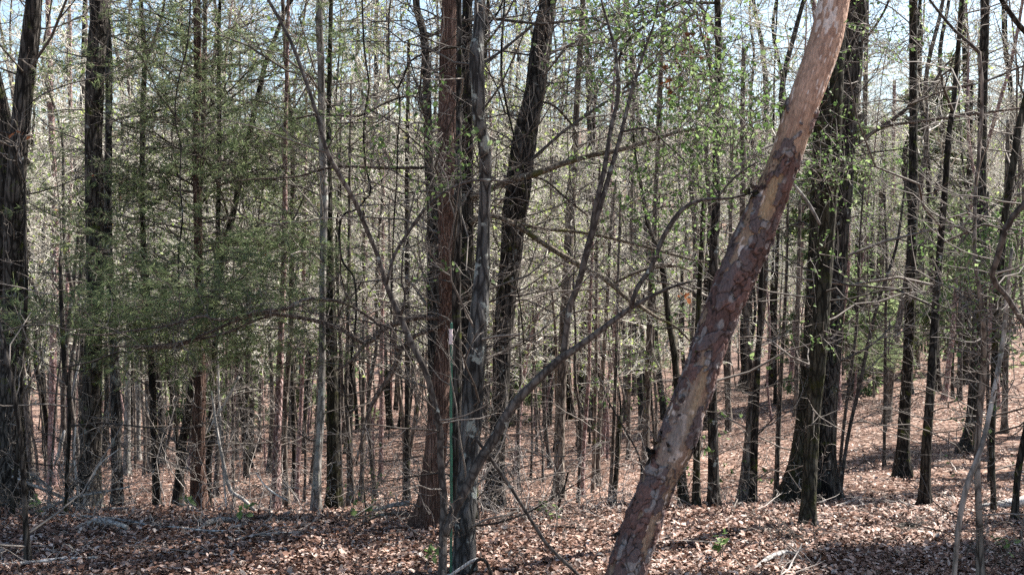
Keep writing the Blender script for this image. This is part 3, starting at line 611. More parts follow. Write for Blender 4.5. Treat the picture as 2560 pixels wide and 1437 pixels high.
    nt_.links.new(tc.outputs['Object'], mp.inputs[0]); nt_.links.new(mp.outputs[0], n1.inputs[0])
    hv = nd(nt_, 'ShaderNodeHueSaturation'); mr = nd(nt_, 'ShaderNodeMapRange'); mr.inputs[1].default_value = .3; mr.inputs[2].default_value = .7; mr.inputs[3].default_value = .7; mr.inputs[4].default_value = 1.3
    nt_.links.new(n1.outputs[0], mr.inputs[0]); nt_.links.new(mr.outputs[0], hv.inputs['Value']); nt_.links.new(ca.outputs[0], hv.inputs['Color']); nt_.links.new(hv.outputs[0], bs.inputs[0])
    bp = nd(nt_, 'ShaderNodeBump'); bp.inputs['Strength'].default_value = .5; bp.inputs['Distance'].default_value = .004; nt_.links.new(n1.outputs[0], bp.inputs['Height']); nt_.links.new(bp.outputs[0], bs.inputs['Normal'])
    nt_.links.new(bs.outputs[0], out.inputs[0])
    obj('trunk', mk_mesh('trunk', v.reshape(-1, 3) - base, f, m, True, colr.reshape(-1, 3)), t)
    # loose curls of bark standing off the left side
    for (px, py) in ((1668, 1075), (1660, 1100), (1640, 1165), (1632, 1130), (1893, 480), (1756, 880), (1600, 1250), (1560, 1330), (1735, 1120)):
        q = P(px, py, Y0 - .02); n = 9; bag = Bag()
        for k in range(n):
            o = q + rng.normal(0, .012, 3); d = norm(np.array([-.6, -.3, -.4]) + rng.normal(0, .5, 3)); sd = norm(np.cross(d, rng.normal(0, 1, 3))); l = rng.uniform(.02, .06); ww = rng.uniform(.008, .02); nn = np.cross(d, sd)
            vv = [o - sd * ww, o + sd * ww, o + d * l * .5 + sd * ww * .9 + nn * l * .15, o + d * l * .5 - sd * ww * .9 + nn * l * .15, o + d * l + sd * ww * .3 + nn * l * .5, o + d * l - sd * ww * .4 + nn * l * .45]
            bag.add(vv, [[0, 1, 2, 3], [3, 2, 4, 5]])
        obj('loose_bark', bag.mesh('loose_bark', M['dark'], base), t)
peeled()
# --- right group
t, base, c = tree('oak_tree', 'mossy front trunk of the right cluster with its foot on the leaves', 'mossy', '2104 -10 32;2098 100 34;2092 200 36;2085 300 38;2080 400 42;2072 500 44;2065 600 44;2058 700 44;2052 800 42;2045 900 41;2035 1017 38;2028 1120 37;2022 1250 36;2019 1318 36', None, tw=12, crown=60, hero=True)
green_leaves(t, base, [(2050, 380, 70, 110, 60), (2010, 200, 50, 100, 25), (2100, 420, 60, 60, 26), (2060, 830, 22, 24, 7), (2052, 640, 40, 50, 8), (2130, 90, 80, 60, 20)], 6.5, .3, size=(.022, .05), per=4)
tree('oak_tree', 'dark trunk with a wide buttressed mossy foot, left rear of right cluster', 'mossy', '2055 200 34;2045 500 38;2038 700 40;2026 900 42;2012 1050 44;2000 1150 50;1985 1258 66', None, tw=10, crown=60, hero=True)
tree('oak_tree', 'massive furrowed dark oak, right rear trunk of the right cluster', 'oak', '2140 -10 48;2135 100 48;2130 200 48;2120 300 46;2112 400 46;2106 500 46;2098 600 44;2092 717 43;2083 850 43;2072 1000 44;2065 1150 48;2066 1252 56', None,
     limbs=['2105 405 10;2125 380 10;2170 340 10;2220 308 9;2270 270 9;2320 230 8;2355 175 6;2380 148 5', '2170 340 7;2210 318 7;2250 310 7;2330 300 7;2440 285 6;2560 270 6;2640 262 5', '2270 262 5;2370 225 5;2460 205 5;2560 165 5;2620 150 4', '2120 130 5;2170 90 6;2210 30 6;2230 -20 5'], longb=10, tw=26, crown=60, hero=True)
tree('sapling', 'thin pale stem leaning right, first of the pair beside the massive oak', 'smooth', '2160 450 4;2150 600 5;2142 800 7;2130 910 8;2110 1060 8;2093 1228 9', None, tw=10, cat='sapling', ext=False)
tree('sapling', 'thin pale stem leaning farther right, second of the pair beside the massive oak', 'smooth', '2270 400 4;2258 500 5;2240 620 7;2200 740 8;2170 860 9;2150 960 9;2120 1090 9;2098 1243 10', None, tw=10, cat='sapling', ext=False)
tree('oak_tree', 'distant brown trunk on the slope right of the massive oak', 'bgbark', '2168 0 9;2164 200 12;2158 500 15;2156 717 18;2150 850 19;2138 985 24', None, tw=16)
tree('oak_tree', 'distant flared trunk farther up the slope between two dark trunks', 'bgbark', '2210 300 14;2205 550 18;2200 717 20;2197 850 22;2190 930 28', None, tw=14)
tree('oak_tree', 'tall straight dark trunk on the sunny slope, left of two', 'dark', '2283 -10 20;2283 150 20;2283 300 20;2283 450 23;2281 600 25;2276 700 25;2272 860 27;2263 1010 29;2258 1120 31;2256 1192 38', None, longb=8, tw=26, hero=True)
tree('oak_tree', 'tall slightly leaning dark trunk on the sunny slope, right of two', 'dark', '2405 -10 11;2397 100 12;2390 180 12;2384 260 13;2373 330 14;2366 430 16;2358 530 16;2348 650 18;2343 717 18;2335 840 21;2325 990 23;2315 1140 24;2311 1270 28', None, longb=8, tw=22, hero=True)
tree('oak_tree', 'stout flared trunk on the slope behind the thin wavy stem', 'oak', '2462 -10 22;2460 130 22;2458 200 22;2455 400 23;2452 600 25;2447 770 28;2440 900 28;2427 1060 27;2415 1130 34', None, longb=8, tw=18)
tree('oak_tree', 'distant dark trunk high on the right slope with a shadow at its foot', 'dark', '2428 200 12;2424 400 14;2420 600 16;2417 790 20;2408 960 28', None, tw=14)
t, base, c = tree('sapling', 'wavy stem rising full height at the right, nearest the camera', 'bgbark', '2448 130 9;2455 220 9;2453 300 9;2446 400 9;2437 520 9;2438 650 10;2447 715 12;2457 800 14;2460 910 15;2450 1020 15;2443 1140 15;2447 1270 16;2452 1437 18', 5.5,
     limbs=['2448 132 9;2420 105 8;2390 80 7;2355 40 7;2320 -5 6', '2440 560 4;2400 610 4;2360 650 3'], limbmat='smooth', tw=14, twl=(.2, .7), cat='sapling', ext=False)
green_leaves(t, base, [(2470, 720, 90, 60, 32), (2400, 760, 60, 50, 16), (2480, 860, 50, 50, 12), (2440, 1050, 60, 60, 6), (2300, 110, 60, 50, 14), (2540, 560, 40, 60, 10)], 5.4, .4, size=(.022, .045), per=4)
tree('sapling', 'pale bluish-grey leaning stem low at the right front', 'grey', '2530 620 7;2515 767 10;2505 867 11;2475 1027 12;2450 1130 13;2425 1190 14;2400 1290 13;2386 1437 12', 4.9, tw=8, twl=(.15, .5), cat='sapling', ext=False)
t, base, c = tree('leaning_sapling', 'grey-brown crooked limb bending in from the right edge', 'smooth', '2640 420 16;2560 510 15;2520 560 15;2495 640 15;2478 700 15;2505 724 14;2535 770 14;2575 830 14;2640 930 15;2700 1080 16;2740 1400 18', 4.4, tw=10, twl=(.15, .5), cat='sapling', ext=False)
tree('oak_tree', 'dark crooked trunk leaning in at the upper right edge', 'mossy', '2580 180 18;2562 260 18;2545 330 18;2538 380 18;2527 450 17;2510 560 16;2500 700 18;2490 800 18;2487 900 17;2483 1020 15;2480 1130 14;2484 1250 13;2484 1322 14', 7.4, tw=20, ext=False)
tree('oak_tree', 'dark leaning stub of trunk at the lower right edge', 'dark', '2620 850 16;2585 1000 18;2565 1080 18;2545 1180 16;2536 1305 16', 7.0, tw=6, ext=False)
tree('oak_tree', 'slim trunk on the far slope near the right edge', 'bgbark', '2520 300 9;2516 500 11;2515 700 12;2515 890 13;2510 1085 16', None, tw=12)
tree('leaning_sapling', 'dark limb crossing the top right corner', 'dark', '2480 -40 10;2510 10 12;2545 60 13;2600 130 14;2680 300 16;2760 700 20;2800 1400 24', 5.6, tw=6, cat='sapling', ext=False)
# --- more middle-distance trunks seen between
mid = [('320 300 8;322 600 12;320 900 14;318 1100 16;316 1190 17', 'slim grey trunk behind the peeled-patch trunk', 'grey'),
       ('618 500 7;619 800 9;618 940 10;616 1195 12', 'straight thin dark trunk in the open gap right of the cedar', 'dark'),
       ('600 600 6;597 800 7;594 1000 8;592 1150 9', 'thin trunk slightly behind in the open gap right of the cedar', 'bgbark'),
       ('660 500 7;672 800 9;680 1000 10;672 1180 12', 'leaning pale trunk in the open gap left of purplish pine', 'smooth'),
       ('645 400 6;648 800 8;650 1000 9;648 1130 9', 'thin trunk left of the leaning pale trunk', 'bgbark'),
       ('1090 600 10;1320 560 10', '', ''),
       ('1368 560 8;1360 700 10;1340 800 11;1315 900 12;1300 1020 13;1290 1190 14', 'purplish trunk leaning beside the broad curving oak', 'pine'),
       ('110 300 7;108 600 9;106 900 11;112 1130 12', 'thin dark trunk behind the pink flaky pine', 'dark'),
       ('452 200 6;450 500 8;446 800 9;440 1100 10', 'thin trunk left of the red cedar', 'bgbark'),
       ('960 300 6;957 600 8;955 900 10;952 1200 12', 'thin straight trunk left of the slim dark straight one', 'pine'),
       ('1585 200 7;1580 500 9;1575 800 10;1570 1150 11', 'thin trunk in the gap left of the mossy S-curved one', 'bgbark'),
       ('1830 300 8;1826 600 10;1822 900 12;1820 1080 13', 'far trunk just behind the upright grey-brown trunk', 'bgbark'),
       ('2000 500 8;1996 700 10;1992 900 12;1990 1040 12', 'far trunk hidden partly by the buttressed foot', 'bgbark'),
       ('2380 400 8;2376 600 10;2372 800 11;2366 900 12', 'far trunk between the two tall slope trunks', 'bgbark'),
       ('2236 200 8;2232 500 10;2228 800 12;2222 900 13', 'far trunk left of the tall straight slope trunk', 'pine')]
for s_, lab, mt in mid:
    if lab: tree('oak_tree' if mt != 'pine' else 'pine_tree', lab, mt, s_, None, tw=12)

# extra hanging vines
def vine(label, s_, Y, mat='dark'):
    tr = parse(s_); wpt = to_world(tr, Y, .08); bb = Bag(); base = wpt[-1, :3].copy()
    trunk_geo(bb, wpt, sides=7, ring=.04, rough=.15, seed=SEED[0]); SEED[0] += 1
    obj('vine', bb.mesh('vine', M[mat], base, True), loc=base, label=label, category='vine')
vine('dark looping vine hanging right of the pale grey trunk', '905 -10 5;910 115 5;920 190 5;922 225 5;910 300 5;912 400 5;927 475 5;912 500 5;890 525 5;860 535 6;848 575 6;855 650 6;885 695 6;890 790 5;876 920 6;890 1000 5;873 1030 5;850 940 4;848 1100 3', 7.4)
vine('thin vine hanging straight by the crooked brown trunk', '978 -10 4;972 50 4;973 135 4;975 200 4;995 225 4;1000 280 4;995 340 4;992 450 4;985 550 4;980 700 4;976 860 3;972 1100 3', 7.2)
vine('thin crooked vine left of the red cedar', '476 -10 4;474 60 4;465 130 4;455 165 4;440 240 4;440 310 4;452 370 4;450 460 4;456 540 4;448 620 4;446 690 4;452 800 3', 7.6)
vine('wiry vine beside the lichened trunk crossing the curving oak', '1262 -10 5;1258 60 5;1254 120 5;1255 200 5;1270 280 5;1290 360 5;1310 430 5;1315 500 5;1290 560 4;1283 660 4;1300 760 4;1310 860 4', 7.0)
vine('twisting vine climbing from the central trunks to the upper right', '995 222 5;1010 190 5;1030 150 5;1090 125 5;1140 118 5;1190 90 5;1240 40 5;1262 -10 5', 6.4)

# ------------------------------------------------------------------ dead branches, logs, sticks
def stick(name, label, s_, Y, mat='log', cat='branch', group=None, sides=10, ends=True, twn=0, dY=0., rough=.12, wob=.03, lay=None):
    if lay is None: lay = name in ('fallen_log', 'bark_slab', 'fallen_branch') and 'slanting' not in label
    tr = parse(s_); wpt = to_world(tr, Y, wob, dY); SEED[0] += 1
    if lay:
        for q, (a_, b_, w_) in zip(wpt, tr):
            y_ = CAM_Z * F / (b_ - 718.5) if b_ > 1292 else max(Y, 7.0); q[0] = (a_ - 1280) / F * y_; q[1] = y_; q[3] = .5 * w_ * y_ / F; q[2] = max(q[2] if b_ < 1285 else -9, float(ground(q[0], y_)) + q[3] * .75 + .025)
    bb = Bag(); base = wpt[0, :3].copy()
    cc = trunk_geo(bb, wpt, sides=sides, ring=.03, rough=rough, seed=SEED[0])
    if twn:
        t = thing(name, label, cat, base, group)
        obj('stem', bb.mesh('stem', M[mat], base, True), t)
        for _ in range(twn):
            b2 = Bag(); side_twigs(b2, cc, 1, .1, .4); obj('side_twig', b2.mesh('side_twig', M['twigpale' if mat in ('pale', 'log') else 'twig'], base), t)
        return t
    o = obj(name, bb.mesh(name, M[mat], base, True), loc=base, label=label, category=cat)
    if group: o['group'] = group
    return o
def lie(px, py, w, d=0):
    Y = depth_of(px, py) if py < 1289 else CAM_Z * F / (py - 718.5)
    return Y
stick('fallen_branch', 'dark thin dead branch slanting down right from the central cluster', '1188 1092 8;1230 1150 9;1280 1222 9;1330 1302 9;1370 1362 10;1450 1440 10', 5.45, 'smooth', twn=6)
stick('fallen_log', 'short pale grey broken log on the leaves at lower left', '222 1334 14;250 1328 18;285 1332 15;318 1337 12', 6.75, 'log', 'log', twn=3)
stick('bark_slab', 'grey weathered stump piece lying by the foot of the cedar', '500 1340 6;520 1328 14;548 1314 20;572 1304 14;590 1312 8', 6.9, 'log', 'log', twn=5)
stick('fallen_log', 'lichened pale log end lying left of the central cedar foot', '930 1277 8;955 1270 9;985 1262 11;1024 1257 13', 7.6, 'log', 'log', twn=4)
stick('fallen_branch', 'thin dark branch lying below the lichened pale log', '850 1292 4;900 1288 7;960 1284 7;1020 1284 7;1060 1290 5', 7.1, 'limb')
stick('fallen_log', 'smooth tan log lying at the right edge', '2440 1278 6;2470 1272 14;2500 1264 20;2540 1254 22;2600 1244 24', 7.6, 'pale', 'log')
stick('broken_limb', 'grey broken limb propped near the far left oak', '45 1180 8;75 1188 10;100 1200 9;130 1225 9', 8.2, 'log', twn=6)
stick('leaning_deadwood', 'bleached white dead stem leaning low behind the pink pine', '135 1165 6;148 1130 9;156 1095 10;162 1075 4', 9.5, 'pale')
stick('leaning_deadwood', 'bleached white dead stem leaning above the thin crooked stem', '176 1010 5;184 970 7;192 935 6;200 905 3', 9.5, 'pale')
stick('leaning_deadwood', 'pale dead branch arching right from the red cedar foot to the ground', '530 975 5;540 1060 7;555 1140 8;575 1222 10;605 1245 9;640 1278 8;660 1292 6', 7.9, 'pale', twn=10)
stick('leaning_deadwood', 'pale broken branch slanting across the red cedar trunk', '598 940 7;575 985 8;555 1020 7;538 1045 6;520 1080 4', 8.0, 'pale', twn=8)
stick('leaning_deadwood', 'thin pale branch leaning on the right of the red cedar', '545 890 4;548 1000 5;552 1100 5;560 1200 5;568 1286 5', 8.0, 'pale', twn=8)
stick('leaning_deadwood', 'forked dead branch reaching up right over the cedar trunk', '495 900 5;515 865 6;545 810 6;575 770 4', 8.1, 'pale', twn=6)
stick('leaning_deadwood', 'tan dead stem resting near the broken limb at left', '192 1295 5;196 1240 7;192 1200 7;186 1130 5;190 1060 4', 7.4, 'pale', twn=5)
stick('snapped_branch', 'broken grey branch hanging off beside the peeled trunk', '1972 448 7;2000 480 8;2025 515 9;2050 562 8', 6.0, 'grey', wob=.02)
stick('crossing_root', 'pale stick lying at the foot of the lichened trunk', '1122 1440 7;1155 1418 8;1180 1402 9;1196 1396 7', 5.4, 'pale')
stick('crossing_root', 'dark bent stick arching at the foot of the lichened trunk', '1170 1445 8;1190 1402 9;1208 1396 9;1222 1415 9;1230 1445 9', 5.4, 'dark')
stick('fallen_log', 'grey log chip on the leaves at the bottom right', '1880 1440 6;1925 1412 12;1965 1400 13;1990 1404 5', 5.85, 'log', 'log', twn=3)
stick('fallen_log', 'dark short root knot on the leaves beyond the mossy front trunk', '2235 1330 8;2260 1322 12;2285 1326 10', 6.6, 'dark', 'log', twn=8)
for a_, lab in (('1290 1310 3;1380 1318 5;1450 1325 6;1530 1338 5', 'thin dark branch lying left of the peeled trunk foot'), ('1700 1302 3;1800 1300 5;1880 1298 5;1960 1290 3', 'thin branch lying right of the peeled trunk foot'),
                ('100 1300 5;200 1308 7;300 1318 7;380 1325 4', 'long dark branch lying behind the short pale log'), ('380 1322 3;450 1336 5;520 1346 5;600 1345 3', 'thin pale tan stick lying below the grey stump piece'),
                ('0 1428 8;80 1418 9;160 1410 8;250 1412 5', 'grey branch lying along the bottom left corner'), ('590 1372 8;640 1358 8;700 1352 6;760 1350 4', 'pale stick lying left of the V sapling'),
                ('560 1288 3;640 1294 5;740 1296 6;860 1294 5;930 1286 4', 'long branch lying along the crest of the slope at left')):
    stick('fallen_branch', lab, a_, lie(*parse(a_)[1][:3]), 'log' if 'pale' in lab or 'grey' in lab else 'limb', twn=5)
# scattered small sticks on the leaves
bt = []
for i in range(6):
    g = np.random.default_rng(50 + i); bb = Bag()
    branch_system(bb, np.zeros((1, 3)), np.array([[1., .1, .02]]), np.array([.55]), np.array([.006]), [(5, .45, .7), (2, .5, .8)], up=0, wander=.18, rmin=.0015, K=8, g=g)
    me = bb.mesh('fallen_twig', M['twigpale' if i % 2 else 'twig']); co = np.zeros(len(me.vertices) * 3, np.float32); me.vertices.foreach_get('co', co); co[2::3] *= .25; me.vertices.foreach_set('co', co); bt.append(me)
for i in range(170):
    y_ = rng.uniform(4.9, 8.4) if i < 140 else rng.uniform(9, 14); x_ = rng.uniform(-.5, .5) * y_
    o = obj('fallen_twig', bt[i % 6], label='small dead twig lying on the fallen leaves', category='twig', group='small twigs strewn on the leaf litter')
    o.location = (x_, y_, float(ground(x_, y_)) + .02); o.rotation_euler = (0, 0, rng.uniform(0, 6.28)); o.scale = (rng.uniform(.5, 1.5),) * 3
for a_, lab, mt, w_ in (('30 1190 5;90 1215 8;150 1240 8;205 1268 6;250 1290 4', 'grey limb of the brush pile slanting down from the far left oak', 'log', 5), ('60 1290 6;130 1262 8;200 1240 8;280 1225 5;330 1215 3', 'grey limb of the brush pile rising to the right', 'log', 5),
                    ('150 1300 5;165 1250 7;190 1210 6;235 1180 4', 'dark curved branch standing in the brush pile at left', 'dark', 6), ('220 1300 6;210 1255 6;225 1210 5;250 1160 4;300 1120 2', 'tan forked branch rising from the brush pile by the twin trunks', 'pale', 6),
                    ('90 1305 6;190 1285 8;290 1270 7;360 1276 4', 'thick weathered branch lying across the brush pile front', 'log', 6), ('640 1180 3;660 1210 4;690 1235 5;720 1250 4', 'thin dead branch hanging low left of the purplish pine', 'pale', 3),
                    ('1395 1275 6;1402 1240 8;1412 1215 6;1420 1180 4', 'short crooked dead stub rising from the central brush', 'dark', 3)):
    stick('dead_limb', lab, a_, 7.4, mt, twn=w_)
# dry brush clumps
def brush(label, px, py, Y, w_, h_, n, mat='twigpale', cat='brush'):
    c0 = P(px, py, Y); c0[2] = float(ground(c0[0], Y)); bb = Bag()
    o = c0 + np.stack([rng.uniform(-w_, w_, n), rng.uniform(-.3, .3, n), np.zeros(n)], 1)
    d = rng.normal(0, .6, (n, 3)) + np.array([0, 0, .9])
    branch_system(bb, o, d, rng.uniform(.5, 1, n) * h_, np.full(n, .0035), [(4, .55, 1.0), (3, .5, 1.0)], up=-.06, wander=.38, rmin=.0014, K=8)
    obj('brush', bb.mesh('brush', M[mat], c0), loc=c0, label=label, category=cat)
brush('tangled dry brush between the central cluster and peeled trunk', 1370, 1260, 7.9, .75, .8, 42)
brush('dry twiggy brush at the foot of the broad curving oak', 1290, 1290, 7.3, .35, .9, 24)
brush('fine dead brush around the red cedar foot', 540, 1288, 8.2, .45, 1.2, 30)
brush('tangled dead brush in front of the far left oak', 110, 1300, 7.3, .6, .7, 36, 'twig')
brush('pale dry brush on the crest between the pale grey trunk and centre', 940, 1290, 7.6, .6, .7, 22)
brush('low brush in the hollow right of the peeled trunk', 1850, 1285, 8.6, .7, .55, 22)
brush('dark low brush at the foot of the mossy front trunk', 1975, 1360, 6.5, .15, .22, 26, 'twig')
brush('sparse bare brush on the sunny slope at right', 2200, 1150, 13, 1.6, 1.3, 26, 'twig')
brush('sparse dark brush at the lower right corner', 2520, 1400, 6.0, .35, .5, 20, 'twig')
# green seedlings
def seedling(label, px, py, Y, n=7, sz=(.03, .06), h_=.16, ground_=True):
    c0 = P(px, py, Y)
    if ground_: c0[2] = float(ground(c0[0], Y))
    t = thing('seedling', label, 'seedling', c0); bb = Bag()
    Pn = walk(np.repeat(c0[None], 2, 0), rng.normal(0, .3, (2, 3)) + np.array([0, 0, 1.]), np.full(2, h_), 5, .15, .05)
    tubes(bb, Pn, np.broadcast_to(np.linspace(.003, .0015, 5), Pn.shape[:2]), 4); obj('stem', bb.mesh('stem', M['twig'], c0), t)
    bl = Bag(); o, _, _, _ = kids(Pn, np.full((2, 5), .001), np.ones(2), n, 1, 1, lo=.6); leaves(bl, o + rng.normal(0, .012, o.shape), rng.uniform(*sz, len(o)), flat=.4)
    obj('foliage', bl.mesh('foliage', M['green'], c0), t)
for a_ in (('bright green seedling in the leaves left of the V sapling', 905, 1318, 6.9), ('small green seedling at the lower left by the stump piece', 606, 1340, 6.7), ('tiny green seedling at the foot of the V sapling', 1055, 1428, 5.75),
           ('small green seedling on the leaves right of the peeled trunk', 1800, 1395, 6.0), ('green seedling near the short pale log', 470, 1296, 7.2), ('yellow-green seedling at the bottom right corner', 2510, 1410, 5.9),
           ('small green seedling by the dry central brush', 1380, 1290, 7.3), ('green seedling at the left below the dead brush', 100, 1318, 7.0)):
    seedling(*a_)
def young(label, stem, Y, regs):
    t, base, c = tree('young_maple', label, 'smooth', stem, Y, tw=6, twl=(.2, .5), cat='sapling', ext=False, foot=True)
    green_leaves(t, base, regs, Y or 9, .3, size=(.03, .06), per=4)
young('whip-thin sapling with bright new leaves right of the broken stub', '1500 940 3;1520 1000 4;1560 1070 4;1600 1150 5;1610 1262 6', 8.6, [(1520, 970, 40, 25, 9), (1650, 975, 30, 25, 9), (1600, 890, 40, 20, 7), (1500, 1030, 20, 20, 4)])
young('low sapling with bright leaves left of the slim dark straight trunk', '905 1190 3;910 1220 3;915 1290 4', 7.4, [(915, 1225, 28, 14, 9)])
def leafy_tree(label, stem, Y, regs, size=(.04, .085), kind='green', nm='young_maple'):
    t, base, c = tree(nm, label, 'smooth', stem, Y, tw=16, twl=(.4, 1.2), cat='tree', ext=False)
    if kind == 'green': green_leaves(t, base, regs, Y, .8, size=size, per=6)
    else: cedar_sprays(t, base, regs, Y, .7, blades=40, dens=1.0)
leafy_tree('young tree in fresh bright green leaf near the right edge', '2470 480 5;2462 620 7;2466 800 8;2470 1000 9;2474 1160 10', 11, [(2450, 600, 110, 50, 80), (2500, 680, 90, 60, 70), (2380, 650, 60, 40, 30), (2540, 560, 60, 50, 40)])
leafy_tree('young tree with pale green leaves left of the tall slope trunks', '2210 480 4;2216 640 6;2214 800 7;2212 990 8', 13, [(2190, 560, 70, 70, 40), (2230, 430, 70, 80, 40), (2150, 640, 60, 60, 24)], (.03, .06))
leafy_tree('bushy green cedar half hidden near the right edge', '2400 420 5;2404 560 8;2402 720 9;2400 900 12', 21, [(2400, 560, 90, 60, 110), (2480, 640, 90, 60, 100), (2340, 640, 70, 50, 60), (2420, 480, 60, 50, 50)], kind='cedar', nm='cedar_tree')
leafy_tree('small low cedar beside the tall straight slope trunk', '2225 800 3;2222 870 5;2218 930 6', 17, [(2225, 870, 50, 25, 60), (2200, 850, 40, 20, 30)], kind='cedar', nm='cedar_tree')
leafy_tree('small green cedar in the stand left of the peeled trunk', '1628 760 4;1626 860 6;1622 1010 8', 19, [(1625, 820, 40, 50, 50), (1640, 880, 40, 30, 30)], kind='cedar', nm='cedar_tree')
# dead hanging leaf clumps
def clump(label, px, py, rx, ry, n, Y, sz=(.05, .1)):
    c0 = P(px, py, Y); bb = Bag(); o = px_region(px, py, rx, ry, n, Y, .12); leaves(bb, o, rng.uniform(sz[0] * .5, sz[1] * .6, n), droop=.8)
    obj('dead_leaf_clump', bb.mesh('dead_leaf_clump', M['deadleaf'], c0), loc=c0, label=label, category='leaves')
clump('dark nest-like clump of dead brown leaves caught high in branches', 1712, 125, 45, 75, 150, 6.6, (.04, .09))
clump('rusty dead leaves hanging at the left edge', 52, 350, 22, 30, 6, 5.2)
clump('few brown dead leaves caught below the upper leaf clump', 1680, 215, 22, 30, 28, 6.6)
clump('dry dead leaf hanging in front of the big twin trunks', 236, 438, 4, 6, 1, 5.2, (.03, .05))
clump('dark dead leaves dangling right of the V sapling', 1715, 738, 30, 14, 7, 5.4, (.03, .07))
# ------------------------------------------------------------------ green stake
def stake():
    Y0 = 5.55; b0 = P(1127, 1437, Y0); b0[2] = 0
    t = thing('garden_stake', 'thin green metal stake with pale tape near its top', 'stake', b0)
    top = P(1127, 810, Y0)[2]; bb = Bag()
    Pn = np.array([[[0, 0, -.15], [0.002, 0, .4], [0, 0, .9], [.003, 0, top]]]); tubes(bb, Pn, np.full((1, 4), .0068), 10)
    m, nt_, out = new_mat('green_enamel'); bs = nd(nt_, 'ShaderNodeBsdfPrincipled'); n1 = nd(nt_, 'ShaderNodeTexNoise'); n1.inputs['Scale'].default_value = 40
    r_ = ramp(nt_, n1.outputs[0], [(.3, (.008, .065, .042)), (.7, (.02, .12, .08))]); nt_.links.new(r_.outputs[0], bs.inputs[0]); bs.inputs['Roughness'].default_value = .4; nt_.links.new(bs.outputs[0], out.inputs[0])
    obj('rod', bb.mesh('rod', m, (0, 0, 0), True), t)
    bb = Bag(); z1, z0 = P(0, 822, Y0)[2], P(0, 860, Y0)[2]
    zs = np.linspace(z0, z1, 8); rr_ = .0098 + .0012 * np.sin(np.arange(8) * 2.1)
    tubes(bb, np.stack([0 * zs, 0 * zs, zs], 1)[None], rr_[None], 12)
    m, nt_, out = new_mat('pale_tape'); bs = nd(nt_, 'ShaderNodeBsdfPrincipled'); n1 = nd(nt_, 'ShaderNodeTexNoise'); n1.inputs['Scale'].default_value = 60
    r_ = ramp(nt_, n1.outputs[0], [(.3, (.55, .40, .42)), (.7, (.75, .68, .68))]); nt_.links.new(r_.outputs[0], bs.inputs[0]); nt_.links.new(bs.outputs[0], out.inputs[0])
    obj('tape', bb.mesh('tape', m, (0, 0, 0), True), t)
    bb = Bag(); z_ = top
    tubes(bb, np.array([[[.003, 0, z_ - .004], [.003, 0, z_ + .004], [.003, 0, z_ + .009]]]), np.array([[.0062, .0068, .003]]), 10)
    obj('cap', bb.mesh('cap', bpy.data.materials['green_enamel'], (0, 0, 0), True), t)
stake()

# ------------------------------------------------------------------ air
if HAZE:
    m, t, out = new_mat('haze_air'); pv = nd(t, 'ShaderNodeVolumePrincipled'); pv.inputs['Density'].default_value = HAZE; pv.inputs['Color'].default_value = (.86, .9, .95, 1); pv.inputs['Anisotropy'].default_value = .2
    t.links.new(pv.outputs[0], out.inputs['Volume'])
    x0, x1, y0, y1, z0, z1 = -440, 440, -90, 310, float(GZ.min()) - 1, float(max(GZ.max(), 0)) + 30
    v = [(x, y, z) for z in (z0, z1) for y in (y0, y1) for x in (x0, x1)]
    obj('haze', mk_mesh('haze', v, [[0, 2, 3, 1], [4, 5, 7, 6], [0, 1, 5, 4], [1, 3, 7, 5], [3, 2, 6, 7], [2, 0, 4, 6]], m), kind='stuff', label='thin bright air over the woods')
# ------------------------------------------------------------------ the stand of thin trees behind
def template(seed, H, r0, nb, leafn, lo=.1, Lf=.2, lod=0, cedar=False, lv=None, rmin=None):
    g = np.random.default_rng(seed)
    K = 12; z = np.linspace(0, H, K); w_ = np.cumsum(g.normal(0, .085, (K, 2)), 0) * H / 12; w_ -= w_[0]
    pts = np.concatenate([w_, z[:, None], (r0 * (1 - .97 * (z / H) ** 1.1))[:, None]], 1); pts[0, 2] = -.3
    b1 = Bag(); c = trunk_geo(b1, pts, sides=10 if lod == 0 else 5, ring=.25 if lod == 0 else 1.0, rough=.06, base=0.0, seed=seed)
    b2 = Bag(); n = nb
    k = np.clip((g.uniform(lo, 1, n) * (len(c) - 1)).astype(int), 0, len(c) - 1)
    d = g.normal(0, 1, (n, 3)); d[:, 2] = np.abs(d[:, 2]) * .5 + .5 * g.uniform(0, 1, n)
    if cedar: d[:, 2] *= .3
    L = g.uniform(.5, 1.0, n) * H * Lf * (1.25 - .7 * c[k, 2] / H)
    rm = rmin or (.0028 if lod == 0 else .006)
    tips = branch_system(b2, c[k, :3], d, L, np.maximum(c[k, 3] * .3, rm * 1.6), lv or [(4, .55, .9), (4, .55, 1.)], up=.02, wander=.3, rmin=rm, K=6 if lod == 0 else 4, g=g)
    b3 = Bag()
    if cedar: needles(b3, tips, 9, .16, .022, g)
    elif leafn:
        o, _, _, _ = kids(tips, np.full(tips.shape[:2], .001), np.ones(len(tips)), 2, 1, 1, g, lo=.4)
        o = o[g.permutation(len(o))[:leafn]]; leaves(b3, o, g.uniform(.025, .06, len(o)) * (1 if lod == 0 else 1.5), g=g)
    return b1, b2, b3
